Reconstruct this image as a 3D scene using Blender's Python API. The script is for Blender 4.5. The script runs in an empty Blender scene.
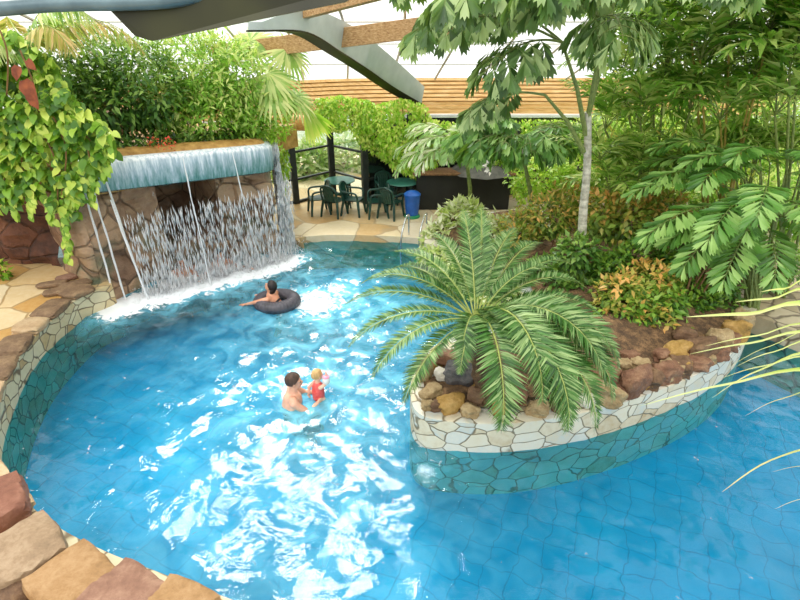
import bpy, bmesh, math, random
import numpy as np
from mathutils import Vector, Matrix, noise
R = random.Random(7)
NR = np.random.default_rng(11)
C = bpy.context.scene.collection
PI = math.pi
rad = math.radians

# ---------------------------------------------------------------- camera
F_PX, PITCH, CAM_Z = 520.0, rad(28.0), 4.8
cd = bpy.data.cameras.new('camera')
cam = bpy.data.objects.new('camera', cd); C.objects.link(cam)
cd.sensor_width = 36.0; cd.lens = 36.0 * F_PX / 800.0
cd.clip_start = 0.05; cd.clip_end = 400
cam.location = (0, 0, CAM_Z); cam.rotation_euler = (PI/2 - PITCH, 0, 0)
bpy.context.scene.camera = cam

def at(u, v, Y=None, z=None):
    """a point of the place: where the sight line of a photo pixel meets depth Y or height z"""
    x, y = (u-400)/F_PX, (300-v)/F_PX
    d = Vector((x, math.cos(PITCH)+y*math.sin(PITCH), -math.sin(PITCH)+y*math.cos(PITCH)))
    t = (Y/d.y) if Y is not None else (z-CAM_Z)/d.z
    return Vector((0, 0, CAM_Z)) + d*t

# ---------------------------------------------------------------- node materials
MATS = {}
def srgb(h):
    h = h.lstrip('#'); o = []
    for i in (0, 2, 4):
        c = int(h[i:i+2], 16)/255
        o.append(c/12.92 if c <= .04045 else ((c+.055)/1.055)**2.4)
    return (*o, 1.0)

class NT:
    def __init__(s, name):
        s.m = bpy.data.materials.new(name); s.m.use_nodes = True
        s.t = s.m.node_tree; s.t.nodes.clear()
        s.out = s.t.nodes.new('ShaderNodeOutputMaterial')
    def n(s, typ, **kw):
        nd = s.t.nodes.new(typ)
        for k, v in kw.items():
            if k.startswith('_'): setattr(nd, k[1:], v)
            else:
                key = int(k[1:]) if k[0] == 'i' and k[1:].isdigit() else k.replace('__', ' ')
                sk = nd.inputs[key]
                if isinstance(v, bpy.types.NodeSocket): s.t.links.new(v, sk)
                else: sk.default_value = v
        return nd
    def link(s, a, b): s.t.links.new(a, b)
    def coord(s, scale=(1, 1, 1), kind='Object', rot=(0, 0, 0)):
        if kind == 'World':
            co = s.n('ShaderNodeNewGeometry').outputs['Position']
        else:
            co = s.n('ShaderNodeTexCoord').outputs[kind]
        return s.n('ShaderNodeMapping', Vector=co, Scale=scale, Rotation=rot).outputs[0]
    def noise(s, vec, scale, detail=4, rough=.55, dist=0):
        return s.n('ShaderNodeTexNoise', Vector=vec, Scale=scale, Detail=detail, Roughness=rough, Distortion=dist).outputs['Fac']
    def ramp(s, fac, stops, interp='LINEAR'):
        r = s.n('ShaderNodeValToRGB', Fac=fac)
        cr = r.color_ramp; cr.interpolation = interp
        while len(cr.elements) < len(stops): cr.elements.new(.5)
        for e, (p, c) in zip(cr.elements, stops):
            e.position = p; e.color = c if not isinstance(c, str) else srgb(c)
        return r.outputs['Color']
    def math(s, op, a, b=0.0, clamp=False):
        return s.n('ShaderNodeMath', _operation=op, _use_clamp=clamp, i0=a, i1=b).outputs[0]
    def mix(s, fac, a, b, blend='MIX'):
        nd = s.t.nodes.new('ShaderNodeMix'); nd.data_type = 'RGBA'; nd.blend_type = blend
        for k, v in ((0, fac), (6, a), (7, b)):
            if isinstance(v, bpy.types.NodeSocket): s.t.links.new(v, nd.inputs[k])
            else: nd.inputs[k].default_value = v
        return nd.outputs[2]
    def mapr(s, v, a, b, c=0.0, d=1.0):
        return s.n('ShaderNodeMapRange', i0=v, i1=a, i2=b, i3=c, i4=d).outputs[0]
    def bump(s, h, strength=.4, dist=.05, normal=None):
        kw = dict(Height=h, Strength=strength, Distance=dist)
        if normal is not None: kw['Normal'] = normal
        return s.n('ShaderNodeBump', **kw).outputs[0]
    def principled(s, color, rough=.6, normal=None, metallic=0.0, **kw):
        k = dict(Roughness=rough, Metallic=metallic); k['Base__Color'] = color
        if normal is not None: k['Normal'] = normal
        k.update(kw)
        return s.n('ShaderNodeBsdfPrincipled', **k).outputs[0]
    def done(s, sh):
        s.link(sh, s.out.inputs['Surface']); MATS[s.m.name] = s.m; return s.m

def leaf_mat(name, dark, mid, light, transl=.4, rough=.42, gain=1.2):
    def g(h):
        c = srgb(h); return (*[min(.85, x*gain) for x in c[:3]], 1)
    dark, mid, light = g(dark), g(mid), g(light)
    t = NT(name)
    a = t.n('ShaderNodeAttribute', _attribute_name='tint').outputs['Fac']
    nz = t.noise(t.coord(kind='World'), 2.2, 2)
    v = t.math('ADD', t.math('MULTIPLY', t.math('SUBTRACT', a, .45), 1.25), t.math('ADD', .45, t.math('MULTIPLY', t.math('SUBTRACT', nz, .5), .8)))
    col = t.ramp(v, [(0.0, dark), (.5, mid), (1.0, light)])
    p = t.principled(col, rough)
    tcol = t.mix(.5, col, srgb('#a8c840'), 'MIX')
    tr = t.n('ShaderNodeBsdfTranslucent', Color=tcol).outputs[0]
    return t.done(t.n('ShaderNodeMixShader', i0=transl, i1=p, i2=tr).outputs[0])

def simple_mat(name, c1, c2, scale=6, rough=.6, bump=.2, metallic=0.0, detail=5, stretch=(1, 1, 1), **kw):
    t = NT(name)
    co = t.coord(stretch)
    n = t.noise(co, scale, detail)
    col = t.ramp(n, [(.3, c1), (.7, c2)])
    nb = t.bump(n, bump, .02)
    return t.done(t.principled(col, rough, nb, metallic, **kw))

def rock_mat(name, stops, scale=5, rough=.75):
    t = NT(name)
    co = t.coord(kind='World')
    n1 = t.noise(co, scale, 6, .65); n2 = t.noise(co, scale*6, 5, .7)
    v = t.math('ADD', t.math('MULTIPLY', n1, .68), t.math('MULTIPLY', n2, .36))
    col = t.ramp(v, stops)
    nb = t.bump(v, 1.0, .05)
    return t.done(t.principled(col, rough, nb))

def paving_mat(name, cells, mortar, scale, stretch=(1, 1, 1), width=.035, rough=.6, bumpy=.5):
    """irregular flat stones laid like a puzzle with mortar joints"""
    t = NT(name)
    co = t.coord(stretch, 'World')
    wob = t.n('ShaderNodeTexNoise', Vector=co, Scale=3.0, Detail=2.0).outputs['Color']
    co2 = t.n('ShaderNodeVectorMath', _operation='MULTIPLY_ADD', i0=wob, i1=(.12, .12, .12), i2=co).outputs[0]
    ve = t.n('ShaderNodeTexVoronoi', _feature='DISTANCE_TO_EDGE', Vector=co2, Scale=scale, Randomness=.85).outputs['Distance']
    vc = t.n('ShaderNodeTexVoronoi', _feature='F1', Vector=co2, Scale=scale, Randomness=.85).outputs['Color']
    sep = t.n('ShaderNodeSeparateColor', Color=vc).outputs[0]
    n = t.noise(t.coord(kind='World'), 9, 6, .65)
    col = t.ramp(t.math('ADD', t.math('MULTIPLY', sep, .8), t.math('MULTIPLY', t.math('SUBTRACT', n, .4), .5)), cells)
    m = t.mapr(ve, width*.5, width*1.6)
    col = t.mix(m, mortar if not isinstance(mortar, str) else srgb(mortar), col)
    h = t.math('ADD', t.math('MULTIPLY', m, .7), t.math('MULTIPLY', n, .3))
    return t.done(t.principled(col, rough, t.bump(h, bumpy, .04)))

# leaves
M_pothos = leaf_mat('pothos_leaf', '#3e6c18', '#80ac30', '#ccdc64', .3, gain=1.1)
M_bamboo = leaf_mat('bamboo_leaf', '#467822', '#86b440', '#d0e084', .45, gain=1.3)
M_darkbush = leaf_mat('dark_bush_leaf', '#1e3a16', '#44702a', '#8cac4c', .35)
M_creeper = leaf_mat('creeper_leaf', '#6fa020', '#9cca36', '#d2e86c', .42)
M_fishtail = leaf_mat('fishtail_leaf', '#2e4a22', '#5a7c40', '#a8bc80', .3)
M_fishpale = leaf_mat('pale_fishtail_leaf', '#6c9450', '#a0c07e', '#dce8b8', .38, gain=1.35)
M_fishgreen = leaf_mat('fresh_fishtail_leaf', '#386422', '#62963e', '#a4c870', .3, gain=1.1)
M_cane = leaf_mat('cane_palm_leaf', '#487424', '#82ac42', '#ccd880', .45, gain=1.3)
M_cycad = leaf_mat('cycad_leaf', '#1e4418', '#4c7c34', '#a0b878', .22, .42, gain=1.0)
M_variegated = leaf_mat('variegated_leaf', '#6a963a', '#b4c468', '#f0e8b4', .32, gain=1.3)
M_croton = leaf_mat('croton_leaf', '#3a5c20', '#88a040', '#d8a058', .32)
M_island = leaf_mat('island_shrub_leaf', '#1f4416', '#487426', '#8aac3c', .28)
M_fanpalm = leaf_mat('fan_palm_leaf', '#5f8a34', '#92b458', '#d4d890', .38)
M_dryfrond = leaf_mat('dry_frond_leaf', '#8a8a3c', '#b4b058', '#dcb880', .35)
M_blade = leaf_mat('blade_leaf', '#76962a', '#b4c450', '#e4e0a0', .35, gain=1.1)
M_outside = leaf_mat('garden_leaf', '#5f8a3a', '#9cc064', '#dcecb0', .4)
M_stem = simple_mat('green_stem', '#5c6e30', '#8a9450', 20, .6)
M_cyrib = simple_mat('yellow_green_midrib', '#8a9a48', '#b0b868', 20, .5)
M_brownstem = simple_mat('brown_stem', '#5e4226', '#96704a', 18, .8)
M_vine = simple_mat('vine_stem', '#6c5230', '#8c6a3c', 18, .8)
M_deadleaf = simple_mat('dead_leaf', '#6a3018', '#a0542c', 8, .7)

def trunk_mat():
    t = NT('pale_ringed_trunk')
    co = t.coord()
    w = t.n('ShaderNodeTexWave', _bands_direction='Z', Vector=co, Scale=2.2, Distortion=1.2, Detail=2.0).outputs['Fac']
    n = t.noise(co, 14, 5)
    col = t.ramp(n, [(.3, '#9a9684'), (.6, '#d0cab8'), (.8, '#e4e0d0')])
    col = t.mix(t.mapr(w, .0, .25, .28, 0), col, srgb('#6c6450'))
    return t.done(t.principled(col, .8, t.bump(w, .3, .02)))
M_trunk = trunk_mat()
M_cytrunk = rock_mat('shaggy_brown_trunk', [(.3, '#2e2014'), (.5, '#5c4228'), (.75, '#8a6a42')], 14)

# stones
M_wallstone = paving_mat('pale_crazy_paving', [(.0, '#c0aa84'), (.25, '#dcd2b8'), (.5, '#dedaca'), (.75, '#c6ccc6'), (1, '#dec89c')], '#85795f', 3.2, (1, 1, 1.5), .022)
M_leftstone = paving_mat('cream_crazy_paving', [(.0, '#b89a68'), (.3, '#cdbd94'), (.6, '#d8cda8'), (1, '#c2bc9c')], '#7a6a50', 3.6, (1, 1, 1.5), .035)
M_deck = paving_mat('tan_flagstone', [(.0, '#b8853e'), (.3, '#c8a468'), (.65, '#d8c094'), (1, '#e4d6b6')], '#a88a5c', 1.1, (1, 1, 1), .02, .55, .25)
M_patio = paving_mat('pale_flagstone', [(.0, '#c49a5c'), (.3, '#d4b480'), (.6, '#e0cda4'), (1, '#ece0c8')], '#bca27a', .9, (1, 1, 1), .015, .4, .15)
M_paver = paving_mat('grey_tan_paver', [(.0, '#a08e70'), (.4, '#b8a888'), (1, '#ccc0a4')], '#776a54', 2.0, (1, 1, 1), .03, .6, .4)
M_coping = rock_mat('brown_coping', [(.25, '#4a3626'), (.5, '#7c6248'), (.75, '#a88c68')], 4)
M_copingtan = rock_mat('tan_coping', [(.25, '#8c7254'), (.5, '#b89a74'), (.75, '#d2bc98')], 4)
M_bigpink = rock_mat('pink_brown_stone', [(.25, '#5a3a2c'), (.5, '#825e4a'), (.75, '#a8866e')], 3)
M_biggold = rock_mat('golden_stone', [(.25, '#644828'), (.5, '#937046'), (.75, '#b2926a')], 3)
M_bigtan = rock_mat('tan_stone', [(.25, '#5e4a36'), (.5, '#8e765a'), (.75, '#b29c80')], 3)
M_bigred = rock_mat('red_brown_stone', [(.25, '#54301f'), (.5, '#7c4e3a'), (.75, '#9c705a')], 3)
M_rrust = rock_mat('rust_rock', [(.25, '#44291c'), (.5, '#7e5840'), (.75, '#ac8a6a')], 6)
M_rtan = rock_mat('tan_rock', [(.25, '#6c5838'), (.5, '#a08860'), (.75, '#c8b48c')], 6)
M_rgold = rock_mat('ochre_rock', [(.25, '#6c5024'), (.5, '#a4803e'), (.75, '#c8a468')], 6)
M_rbrown = rock_mat('brown_rock', [(.25, '#3c2a1c'), (.5, '#6c5038'), (.75, '#9a7a56')], 6)
M_rgrey = rock_mat('charcoal_rock', [(.25, '#2c2c2e'), (.5, '#545254'), (.75, '#787470')], 7)
M_rpale = rock_mat('pale_rock', [(.25, '#a8a294'), (.5, '#cec8b8'), (.75, '#e8e4d8')], 6)
M_mulch = rock_mat('mulch_soil', [(.3, '#2a1c12'), (.48, '#5c4630'), (.6, '#8a6a48'), (.75, '#b8946a')], 9, .9)

def grotto_mat(name, warm):
    t = NT(name)
    co = t.coord((1, 1, 1.3), 'World')
    ve = t.n('ShaderNodeTexVoronoi', _feature='DISTANCE_TO_EDGE', Vector=co, Scale=1.5).outputs['Distance']
    vc = t.n('ShaderNodeTexVoronoi', _feature='F1', Vector=co, Scale=1.5).outputs['Color']
    sep = t.n('ShaderNodeSeparateColor', Color=vc).outputs[0]
    n = t.noise(co, 3.5, 7, .65)
    v = t.math('ADD', t.math('MULTIPLY', sep, .4), t.math('MULTIPLY', n, .7))
    col = t.ramp(v, [(.2, '#241610' if warm else '#6a4c38'), (.45, '#4e2e20' if warm else '#94745a'), (.65, '#724630' if warm else '#b49474'), (.85, '#8c6248' if warm else '#c09a78')])
    m = t.mapr(t.math('ADD', ve, t.math('MULTIPLY', t.math('SUBTRACT', n, .5), .1)), .0, .05)
    col = t.mix(t.math('MULTIPLY', t.math('SUBTRACT', 1.0, m), .55), col, srgb('#2c1e16'))
    if not warm:
        n2 = t.noise(co, 1.3, 3)
        col = t.mix(t.mapr(n2, .52, .68, 0, .6), col, srgb('#4c6a50'))
    h = t.math('ADD', t.math('MULTIPLY', m, .6), n)
    return t.done(t.principled(col, .5 if not warm else .7, t.bump(h, .8, .08)))
M_grotto = grotto_mat('wet_brown_rock', False)
M_rockwall = grotto_mat('red_brown_rock', True)
M_sandledge = simple_mat('ochre_ledge', '#8c6428', '#c49c58', 7, .6, .4)

# timber, metal, glass
def wood_mat(name, c1, c2, c3, stretch):
    t = NT(name)
    co = t.coord(stretch)
    n = t.noise(co, 5, 6, .6, .4)
    col = t.ramp(n, [(.3, c1), (.5, c2), (.72, c3)])
    return t.done(t.principled(col, .55, t.bump(n, .15, .01)))
M_timber = wood_mat('laminated_timber', '#8a6238', '#b48c5c', '#cfae80', (.6, 8, 8))
M_slat = wood_mat('golden_slat', '#b48444', '#d4a868', '#e8c690', (.5, 6, 6))
M_log = wood_mat('orange_timber', '#b47c3c', '#d49c58', '#e4b87c', (.6, 6, 6))
M_steel = simple_mat('grey_green_steel', '#b8c2be', '#ccd4d0', 3, .45, .03, .2)
M_darksteel = simple_mat('dark_olive_steel', '#16150c', '#38381a', .9, .35, .02, .3, 2)
M_bluesteel = simple_mat('blue_grey_steel', '#4a5e66', '#6c8288', 2, .4, .03, .2)
M_frame = simple_mat('dark_green_frame', '#141a18', '#26302c', 8, .5, .05)
M_bar = simple_mat('roof_bar', '#a8a498', '#c0bcb0', 8, .5, .05)
M_chrome = simple_mat('polished_steel_tube', '#b8babc', '#dcdee0', 5, .15, .0, 1.0)
M_chair = simple_mat('dark_green_plastic', '#10322a', '#1d4a3e', 6, .35, .03)
M_tabletop = simple_mat('green_plastic_top', '#2c6a5c', '#448474', 6, .3, .03)
M_bin = simple_mat('blue_plastic', '#0f4a9c', '#2068c0', 5, .4, .03)
M_bingreen = simple_mat('green_plastic', '#1c7a4c', '#2c9460', 5, .4, .03)
M_tube = simple_mat('dark_rubber', '#37353a', '#56525a', 6, .42, .1)
M_white = simple_mat('white_tile', '#dcdcd8', '#f2f2ee', 4, .3, .02)
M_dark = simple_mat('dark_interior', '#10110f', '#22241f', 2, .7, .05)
M_canvas = simple_mat('grey_canvas', '#4c4c48', '#74726a', 5, .8, .1)

def skin_mat(name, c1, c2):
    t = NT(name)
    n = t.noise(t.coord(), 9, 3)
    return t.done(t.principled(t.ramp(n, [(.3, c1), (.7, c2)]), .45, None, Subsurface__Weight=.1))
M_skin = skin_mat('pale_skin', '#d89c80', '#eab89c')
M_skin2 = skin_mat('warm_skin', '#c98a6a', '#dca484')
M_skin3 = skin_mat('fair_skin', '#e6ae94', '#f2c8b0')
M_hairbrown = simple_mat('brown_hair', '#2c1c12', '#5a4030', 30, .6, .5, 0, 4, (1, 1, .2))
M_hairdark = simple_mat('dark_hair', '#120c0a', '#2e221c', 30, .5, .5, 0, 4, (1, 1, .2))
M_hairblond = simple_mat('blond_hair', '#b08850', '#dcb880', 30, .6, .4, 0, 4, (1, 1, .2))
M_redsuit = simple_mat('coral_swimsuit', '#d8403c', '#f0706a', 22, .6, .2)
M_blacksuit = simple_mat('black_swimwear', '#0e0d12', '#24222a', 10, .6, .1)
M_shorts = simple_mat('dark_patterned_shorts', '#1c1418', '#6a2024', 12, .6, .1)
M_bluesuit = simple_mat('navy_swimwear', '#1c2a4c', '#30446c', 10, .6, .1)
M_pink = simple_mat('pink_plastic', '#e87898', '#f8a0b8', 6, .3, .0)
M_eye = simple_mat('dark_eye', '#0c0a0a', '#1c1614', 6, .2, 0)
M_lip = simple_mat('lip', '#a8544c', '#b8645a', 6, .5, 0)

def glazing_mat():
    t = NT('frosted_roof_sheet')
    a = t.n('ShaderNodeBsdfTransparent', Color=(.97, .98, .98, 1)).outputs[0]
    b = t.n('ShaderNodeBsdfTranslucent', Color=(.95, .95, .93, 1)).outputs[0]
    return t.done(t.n('ShaderNodeMixShader', i0=.22, i1=a, i2=b).outputs[0])
M_glaze = glazing_mat()
def glass_mat():
    t = NT('clear_pane')
    a = t.n('ShaderNodeBsdfTransparent', Color=(.86, .9, .88, 1)).outputs[0]
    b = t.n('ShaderNodeBsdfGlossy', Color=(1, 1, 1, 1), Roughness=.03).outputs[0]
    return t.done(t.n('ShaderNodeMixShader', i0=.08, i1=a, i2=b).outputs[0])
M_glass = glass_mat()

# ---------------------------------------------------------------- mesh building
class MB:
    def __init__(s): s.v = []; s.f = []
    def add(s, vs, fs):
        b = len(s.v); s.v += [tuple(x) for x in vs]; s.f += [tuple(i+b for i in f) for f in fs]
        return s
    def box(s, c, size, rz=0.0, taper=1.0, axis=None):
        hx, hy, hz = size[0]/2, size[1]/2, size[2]/2
        M = axis if axis is not None else Matrix.Rotation(rz, 3, 'Z')
        vs = []
        for z, k in ((-hz, 1), (hz, taper)):
            for x, y in ((-hx, -hy), (hx, -hy), (hx, hy), (-hx, hy)):
                vs.append(Vector(c) + M @ Vector((x*k, y*k, z)))
        return s.add(vs, [(0, 3, 2, 1), (4, 5, 6, 7), (0, 1, 5, 4), (1, 2, 6, 5), (2, 3, 7, 6), (3, 0, 4, 7)])
    def tube(s, pts, rr, n=7, cap=True, flat=1.0):
        pts = [Vector(p) for p in pts]
        if not hasattr(rr, '__len__'): rr = [rr]*len(pts)
        up = Vector((0, 0, 1)); rings = []
        prev = None
        for i, p in enumerate(pts):
            t = (pts[min(i+1, len(pts)-1)] - pts[max(i-1, 0)]).normalized()
            if prev is None:
                a = t.cross(up)
                if a.length < .05: a = t.cross(Vector((1, 0, 0)))
                a.normalize()
            else:
                a = (prev - t*prev.dot(t)).normalized()
            prev = a
            b = t.cross(a)
            rings.append([p + (a*math.cos(2*PI*k/n) + b*math.sin(2*PI*k/n)*flat)*rr[i] for k in range(n)])
        vs = [x for r in rings for x in r]
        fs = []
        for i in range(len(pts)-1):
            for k in range(n):
                fs.append((i*n+k, i*n+(k+1) % n, (i+1)*n+(k+1) % n, (i+1)*n+k))
        if cap:
            fs.append(tuple(range(n))[::-1]); fs.append(tuple((len(pts)-1)*n+k for k in range(n)))
        return s.add(vs, fs)
    def ell(s, c, r, M=None, nu=16, nv=10):
        vs = []; fs = []
        M = M or Matrix.Identity(3)
        for j in range(nv+1):
            th = PI*j/nv
            for i in range(nu):
                ph = 2*PI*i/nu
                vs.append(Vector(c) + M @ Vector((r[0]*math.sin(th)*math.cos(ph), r[1]*math.sin(th)*math.sin(ph), r[2]*math.cos(th))))
        for j in range(nv):
            for i in range(nu):
                fs.append((j*nu+i, (j+1)*nu+i, (j+1)*nu+(i+1) % nu, j*nu+(i+1) % nu))
        return s.add(vs, fs)
    def lathe(s, c, prof, n=20):
        vs = []; fs = []
        for r, z in prof:
            for i in range(n):
                a = 2*PI*i/n; vs.append(Vector(c) + Vector((r*math.cos(a), r*math.sin(a), z)))
        for j in range(len(prof)-1):
            for i in range(n):
                fs.append((j*n+i, j*n+(i+1) % n, (j+1)*n+(i+1) % n, (j+1)*n+i))
        fs.append(tuple(range(n))[::-1]); fs.append(tuple((len(prof)-1)*n+k for k in range(n)))
        return s.add(vs, fs)
    def prism(s, poly, z0, z1):
        n = len(poly)
        vs = [(x, y, z0) for x, y in poly] + [(x, y, z1) for x, y in poly]
        fs = [tuple(range(n))[::-1], tuple(range(n, 2*n))]
        for i in range(n): fs.append((i, (i+1) % n, n+(i+1) % n, n+i))
        return s.add(vs, fs)
    def grid(s, P, close=False):
        """P[i][j] points"""
        a, b = len(P), len(P[0])
        vs = [p for row in P for p in row]
        fs = [(i*b+j, (i+1)*b+j, (i+1)*b+j+1, i*b+j+1) for i in range(a-1) for j in range(b-1)]
        return s.add(vs, fs)
    def build(s, name, mat, parent=None, smooth=True, bevel=0):
        o0 = Vector(parent_world(parent)) if parent is not None else Vector((0, 0, 0))
        me = bpy.data.meshes.new(name)
        me.from_pydata([tuple(Vector(p)-o0) for p in s.v], [], s.f)
        me.update()
        if smooth:
            for p in me.polygons: p.use_smooth = True
        me.materials.append(mat)
        o = bpy.data.objects.new(name, me); C.objects.link(o)
        if parent is not None: o.parent = parent
        if smooth: flat_edges(me)
        if bevel:
            m = o.modifiers.new('bevel', 'BEVEL'); m.width = bevel; m.segments = 2; m.limit_method = 'ANGLE'
        return o

def flat_edges(me, ang=42):
    bm = bmesh.new(); bm.from_mesh(me)
    bmesh.ops.recalc_face_normals(bm, faces=bm.faces)
    for e in bm.edges:
        if len(e.link_faces) == 2 and e.calc_face_angle(0) > rad(ang): e.smooth = False
    bm.to_mesh(me); bm.free()

def parent_world(o):
    p = Vector((0, 0, 0))
    while o is not None: p = p + o.location; o = o.parent
    return p

def tag(o, label=None, cat=None, group=None, kind=None):
    if label: o['label'] = label
    if cat: o['category'] = cat
    if group: o['group'] = group
    if kind: o['kind'] = kind
    return o
def thing(name, label, cat, loc, group=None, kind=None):
    o = bpy.data.objects.new(name, None); C.objects.link(o)
    o.location = loc; o.empty_display_size = .1
    return tag(o, label, cat, group, kind)
def struct(o, label=None, cat=None): return tag(o, label, cat, None, 'structure')

def copy_tree(o, parent=None):
    c = o.copy(); C.objects.link(c); c.parent = parent
    for ch in list(o.children): copy_tree(ch, c)
    return c

# leaf templates: x along, y across, z up
T4 = lambda w, m=.42, d=.12, k=.06: (np.array([(0, 0, 0), (m, 0, -.01), (1, 0, -d), (m*.9, w, k), (m*.9, -w, k)], float), [(0, 1, 3), (3, 1, 2), (0, 4, 1), (4, 2, 1)])
LEAF_OVATE = T4(.25); LEAF_HEART = (np.array([(0, 0, 0), (.5, 0, -.03), (1, 0, -.22), (-.02, .22, .03), (.28, .38, .05), (.68, .27, 0), (-.02, -.22, .03), (.28, -.38, .05), (.68, -.27, 0)], float), [(0, 1, 4, 3), (4, 1, 5), (5, 1, 2), (0, 6, 7, 1), (7, 8, 1), (8, 2, 1)]); LEAF_LANCE = T4(.10, .45, .15, .03); LEAF_NARROW = T4(.055, .4, .18, .02)
LEAF_FISH = (np.array([(0, 0, 0), (.45, 0, -.05), (.72, .25, .04), (.97, .27, -.05), (.84, .13, -.03), (1.05, .04, -.12), (.86, -.08, -.04), (1.0, -.22, -.07), (.70, -.22, .04)], float),
             [(0, 1, 2), (1, 3, 2), (1, 4, 3), (1, 5, 4), (1, 6, 5), (1, 7, 6), (1, 8, 7), (0, 8, 1)])
LEAF_STRAP = (np.array([(0, .03, 0), (0, -.03, 0), (.35, .05, .03), (.35, -.05, .03), (.7, .04, -.02), (.7, -.04, -.02), (1, 0, -.16)], float),
              [(0, 1, 3, 2), (2, 3, 5, 4), (4, 5, 6)])

class Leaves:
    def __init__(s): s.p = []; s.d = []; s.u = []; s.s = []; s.w = []; s.t = []
    def add(s, p, d, u, size, tint, w=1.0):
        s.p.append(tuple(p)); s.d.append(tuple(d)); s.u.append(tuple(u)); s.s.append(size); s.t.append(tint); s.w.append(w)
    def build(s, name, tmpl, mat, parent=None, kind=None):
        tv, tf = tmpl
        o0 = np.array(parent_world(parent)) if parent is not None else np.zeros(3)
        p = np.array(s.p) - o0; d = np.array(s.d); u = np.array(s.u)
        d /= np.linalg.norm(d, axis=1, keepdims=True)+1e-9
        u = u - (u*d).sum(1, keepdims=True)*d
        ln = np.linalg.norm(u, axis=1, keepdims=True)
        u = np.where(ln > .05, u/np.maximum(ln, 1e-6), np.cross(d, np.array((.3, .9, .31))))
        y = np.cross(u, d)
        sz = np.array(s.s)[:, None, None]; w = np.array(s.w)[:, None, None]
        V = p[:, None, :] + sz*(tv[None, :, 0:1]*d[:, None, :] + w*tv[None, :, 1:2]*y[:, None, :] + tv[None, :, 2:3]*u[:, None, :])
        N, k = V.shape[0], V.shape[1]
        me = bpy.data.meshes.new(name)
        lens = np.array([len(f) for f in tf]); flat = np.concatenate([np.array(f) for f in tf])
        li = (flat[None, :] + (np.arange(N)*k)[:, None]).ravel()
        tot = np.tile(lens, N)
        me.vertices.add(N*k); me.vertices.foreach_set('co', V.reshape(-1))
        me.loops.add(len(li)); me.loops.foreach_set('vertex_index', li.astype(np.int32))
        me.polygons.add(len(tot))
        st = np.concatenate([[0], np.cumsum(tot)[:-1]])
        me.polygons.foreach_set('loop_start', st.astype(np.int32))
        try: me.polygons.foreach_set('loop_total', tot.astype(np.int32))
        except Exception: pass
        me.update(calc_edges=True)
        at_ = me.attributes.new('tint', 'FLOAT', 'POINT')
        at_.data.foreach_set('value', np.repeat(np.array(s.t, dtype=np.float32), k))
        me.materials.append(mat)
        o = bpy.data.objects.new(name, me); C.objects.link(o)
        if parent is not None: o.parent = parent
        if kind: o['kind'] = kind
        return o

def rnd(a, b): return R.uniform(a, b)
def rvec():
    while True:
        v = Vector((rnd(-1, 1), rnd(-1, 1), rnd(-1, 1)))
        if .05 < v.length < 1: return v.normalized()

def rachis(base, az, el, L, droop, n=14, side=0.0, power=1.45):
    p = Vector(base); pts = [p.copy()]
    for i in range(n):
        s = (i+.5)/n
        e = el - droop*s**power; a = az + side*s
        p = p + Vector((math.cos(e)*math.cos(a), math.cos(e)*math.sin(a), math.sin(e)))*(L/n)
        pts.append(p.copy())
    return pts
def sample(pts, s):
    x = s*(len(pts)-1); i = min(int(x), len(pts)-2); f = x-i
    return pts[i].lerp(pts[i+1], f), (pts[i+1]-pts[i]).normalized()

def pinnate(lv, pts, n, length, ang=rad(60), vee=rad(20), s0=.15, w=1.0, droopleaf=0.0, tint=(.2, .8), jitter=.12, taper=None):
    for i in range(n):
        s = s0 + (1-s0)*(i+.5)/n
        p, t = sample(pts, s)
        side = t.cross(Vector((0, 0, 1)))
        if side.length < .05: side = Vector((1, 0, 0))
        side.normalize(); nn = side.cross(t).normalized()
        k = taper(s) if taper else math.sin(PI*min(1, .12+s*.86))**.6
        a = ang*(1-.45*max(0, s-.5)*2)
        for sg in (-1, 1):
            d = t*math.cos(a) + (side*sg*math.cos(vee) + nn*math.sin(vee))*math.sin(a)
            d = d + rvec()*jitter; d.z -= droopleaf
            lv.add(p, d, nn + side*sg*-.3, length*k*rnd(.88, 1.1), rnd(*tint), w)
        if i == n-1: lv.add(p, t, nn, length*.8*k, rnd(*tint), w)

def frond_part(root, base, az, el, L, droop, n, leaflet, tmpl, mat, rib=.012, ribmat=None, name='frond', **kw):
    side = kw.pop('side', 0.0)
    pts = rachis(base, az, el, L, droop, 14, side)
    lv = Leaves(); pinnate(lv, pts, n, leaflet, **kw)
    o = lv.build(name, tmpl, mat, root)
    m = MB().tube(pts, [rib*(1-.8*i/(len(pts)-1)) for i in range(len(pts))], 5)
    rb = m.build('midrib', ribmat or M_stem, None)
    rb.parent = o; rb.location = -parent_world(root)
    return o

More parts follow.
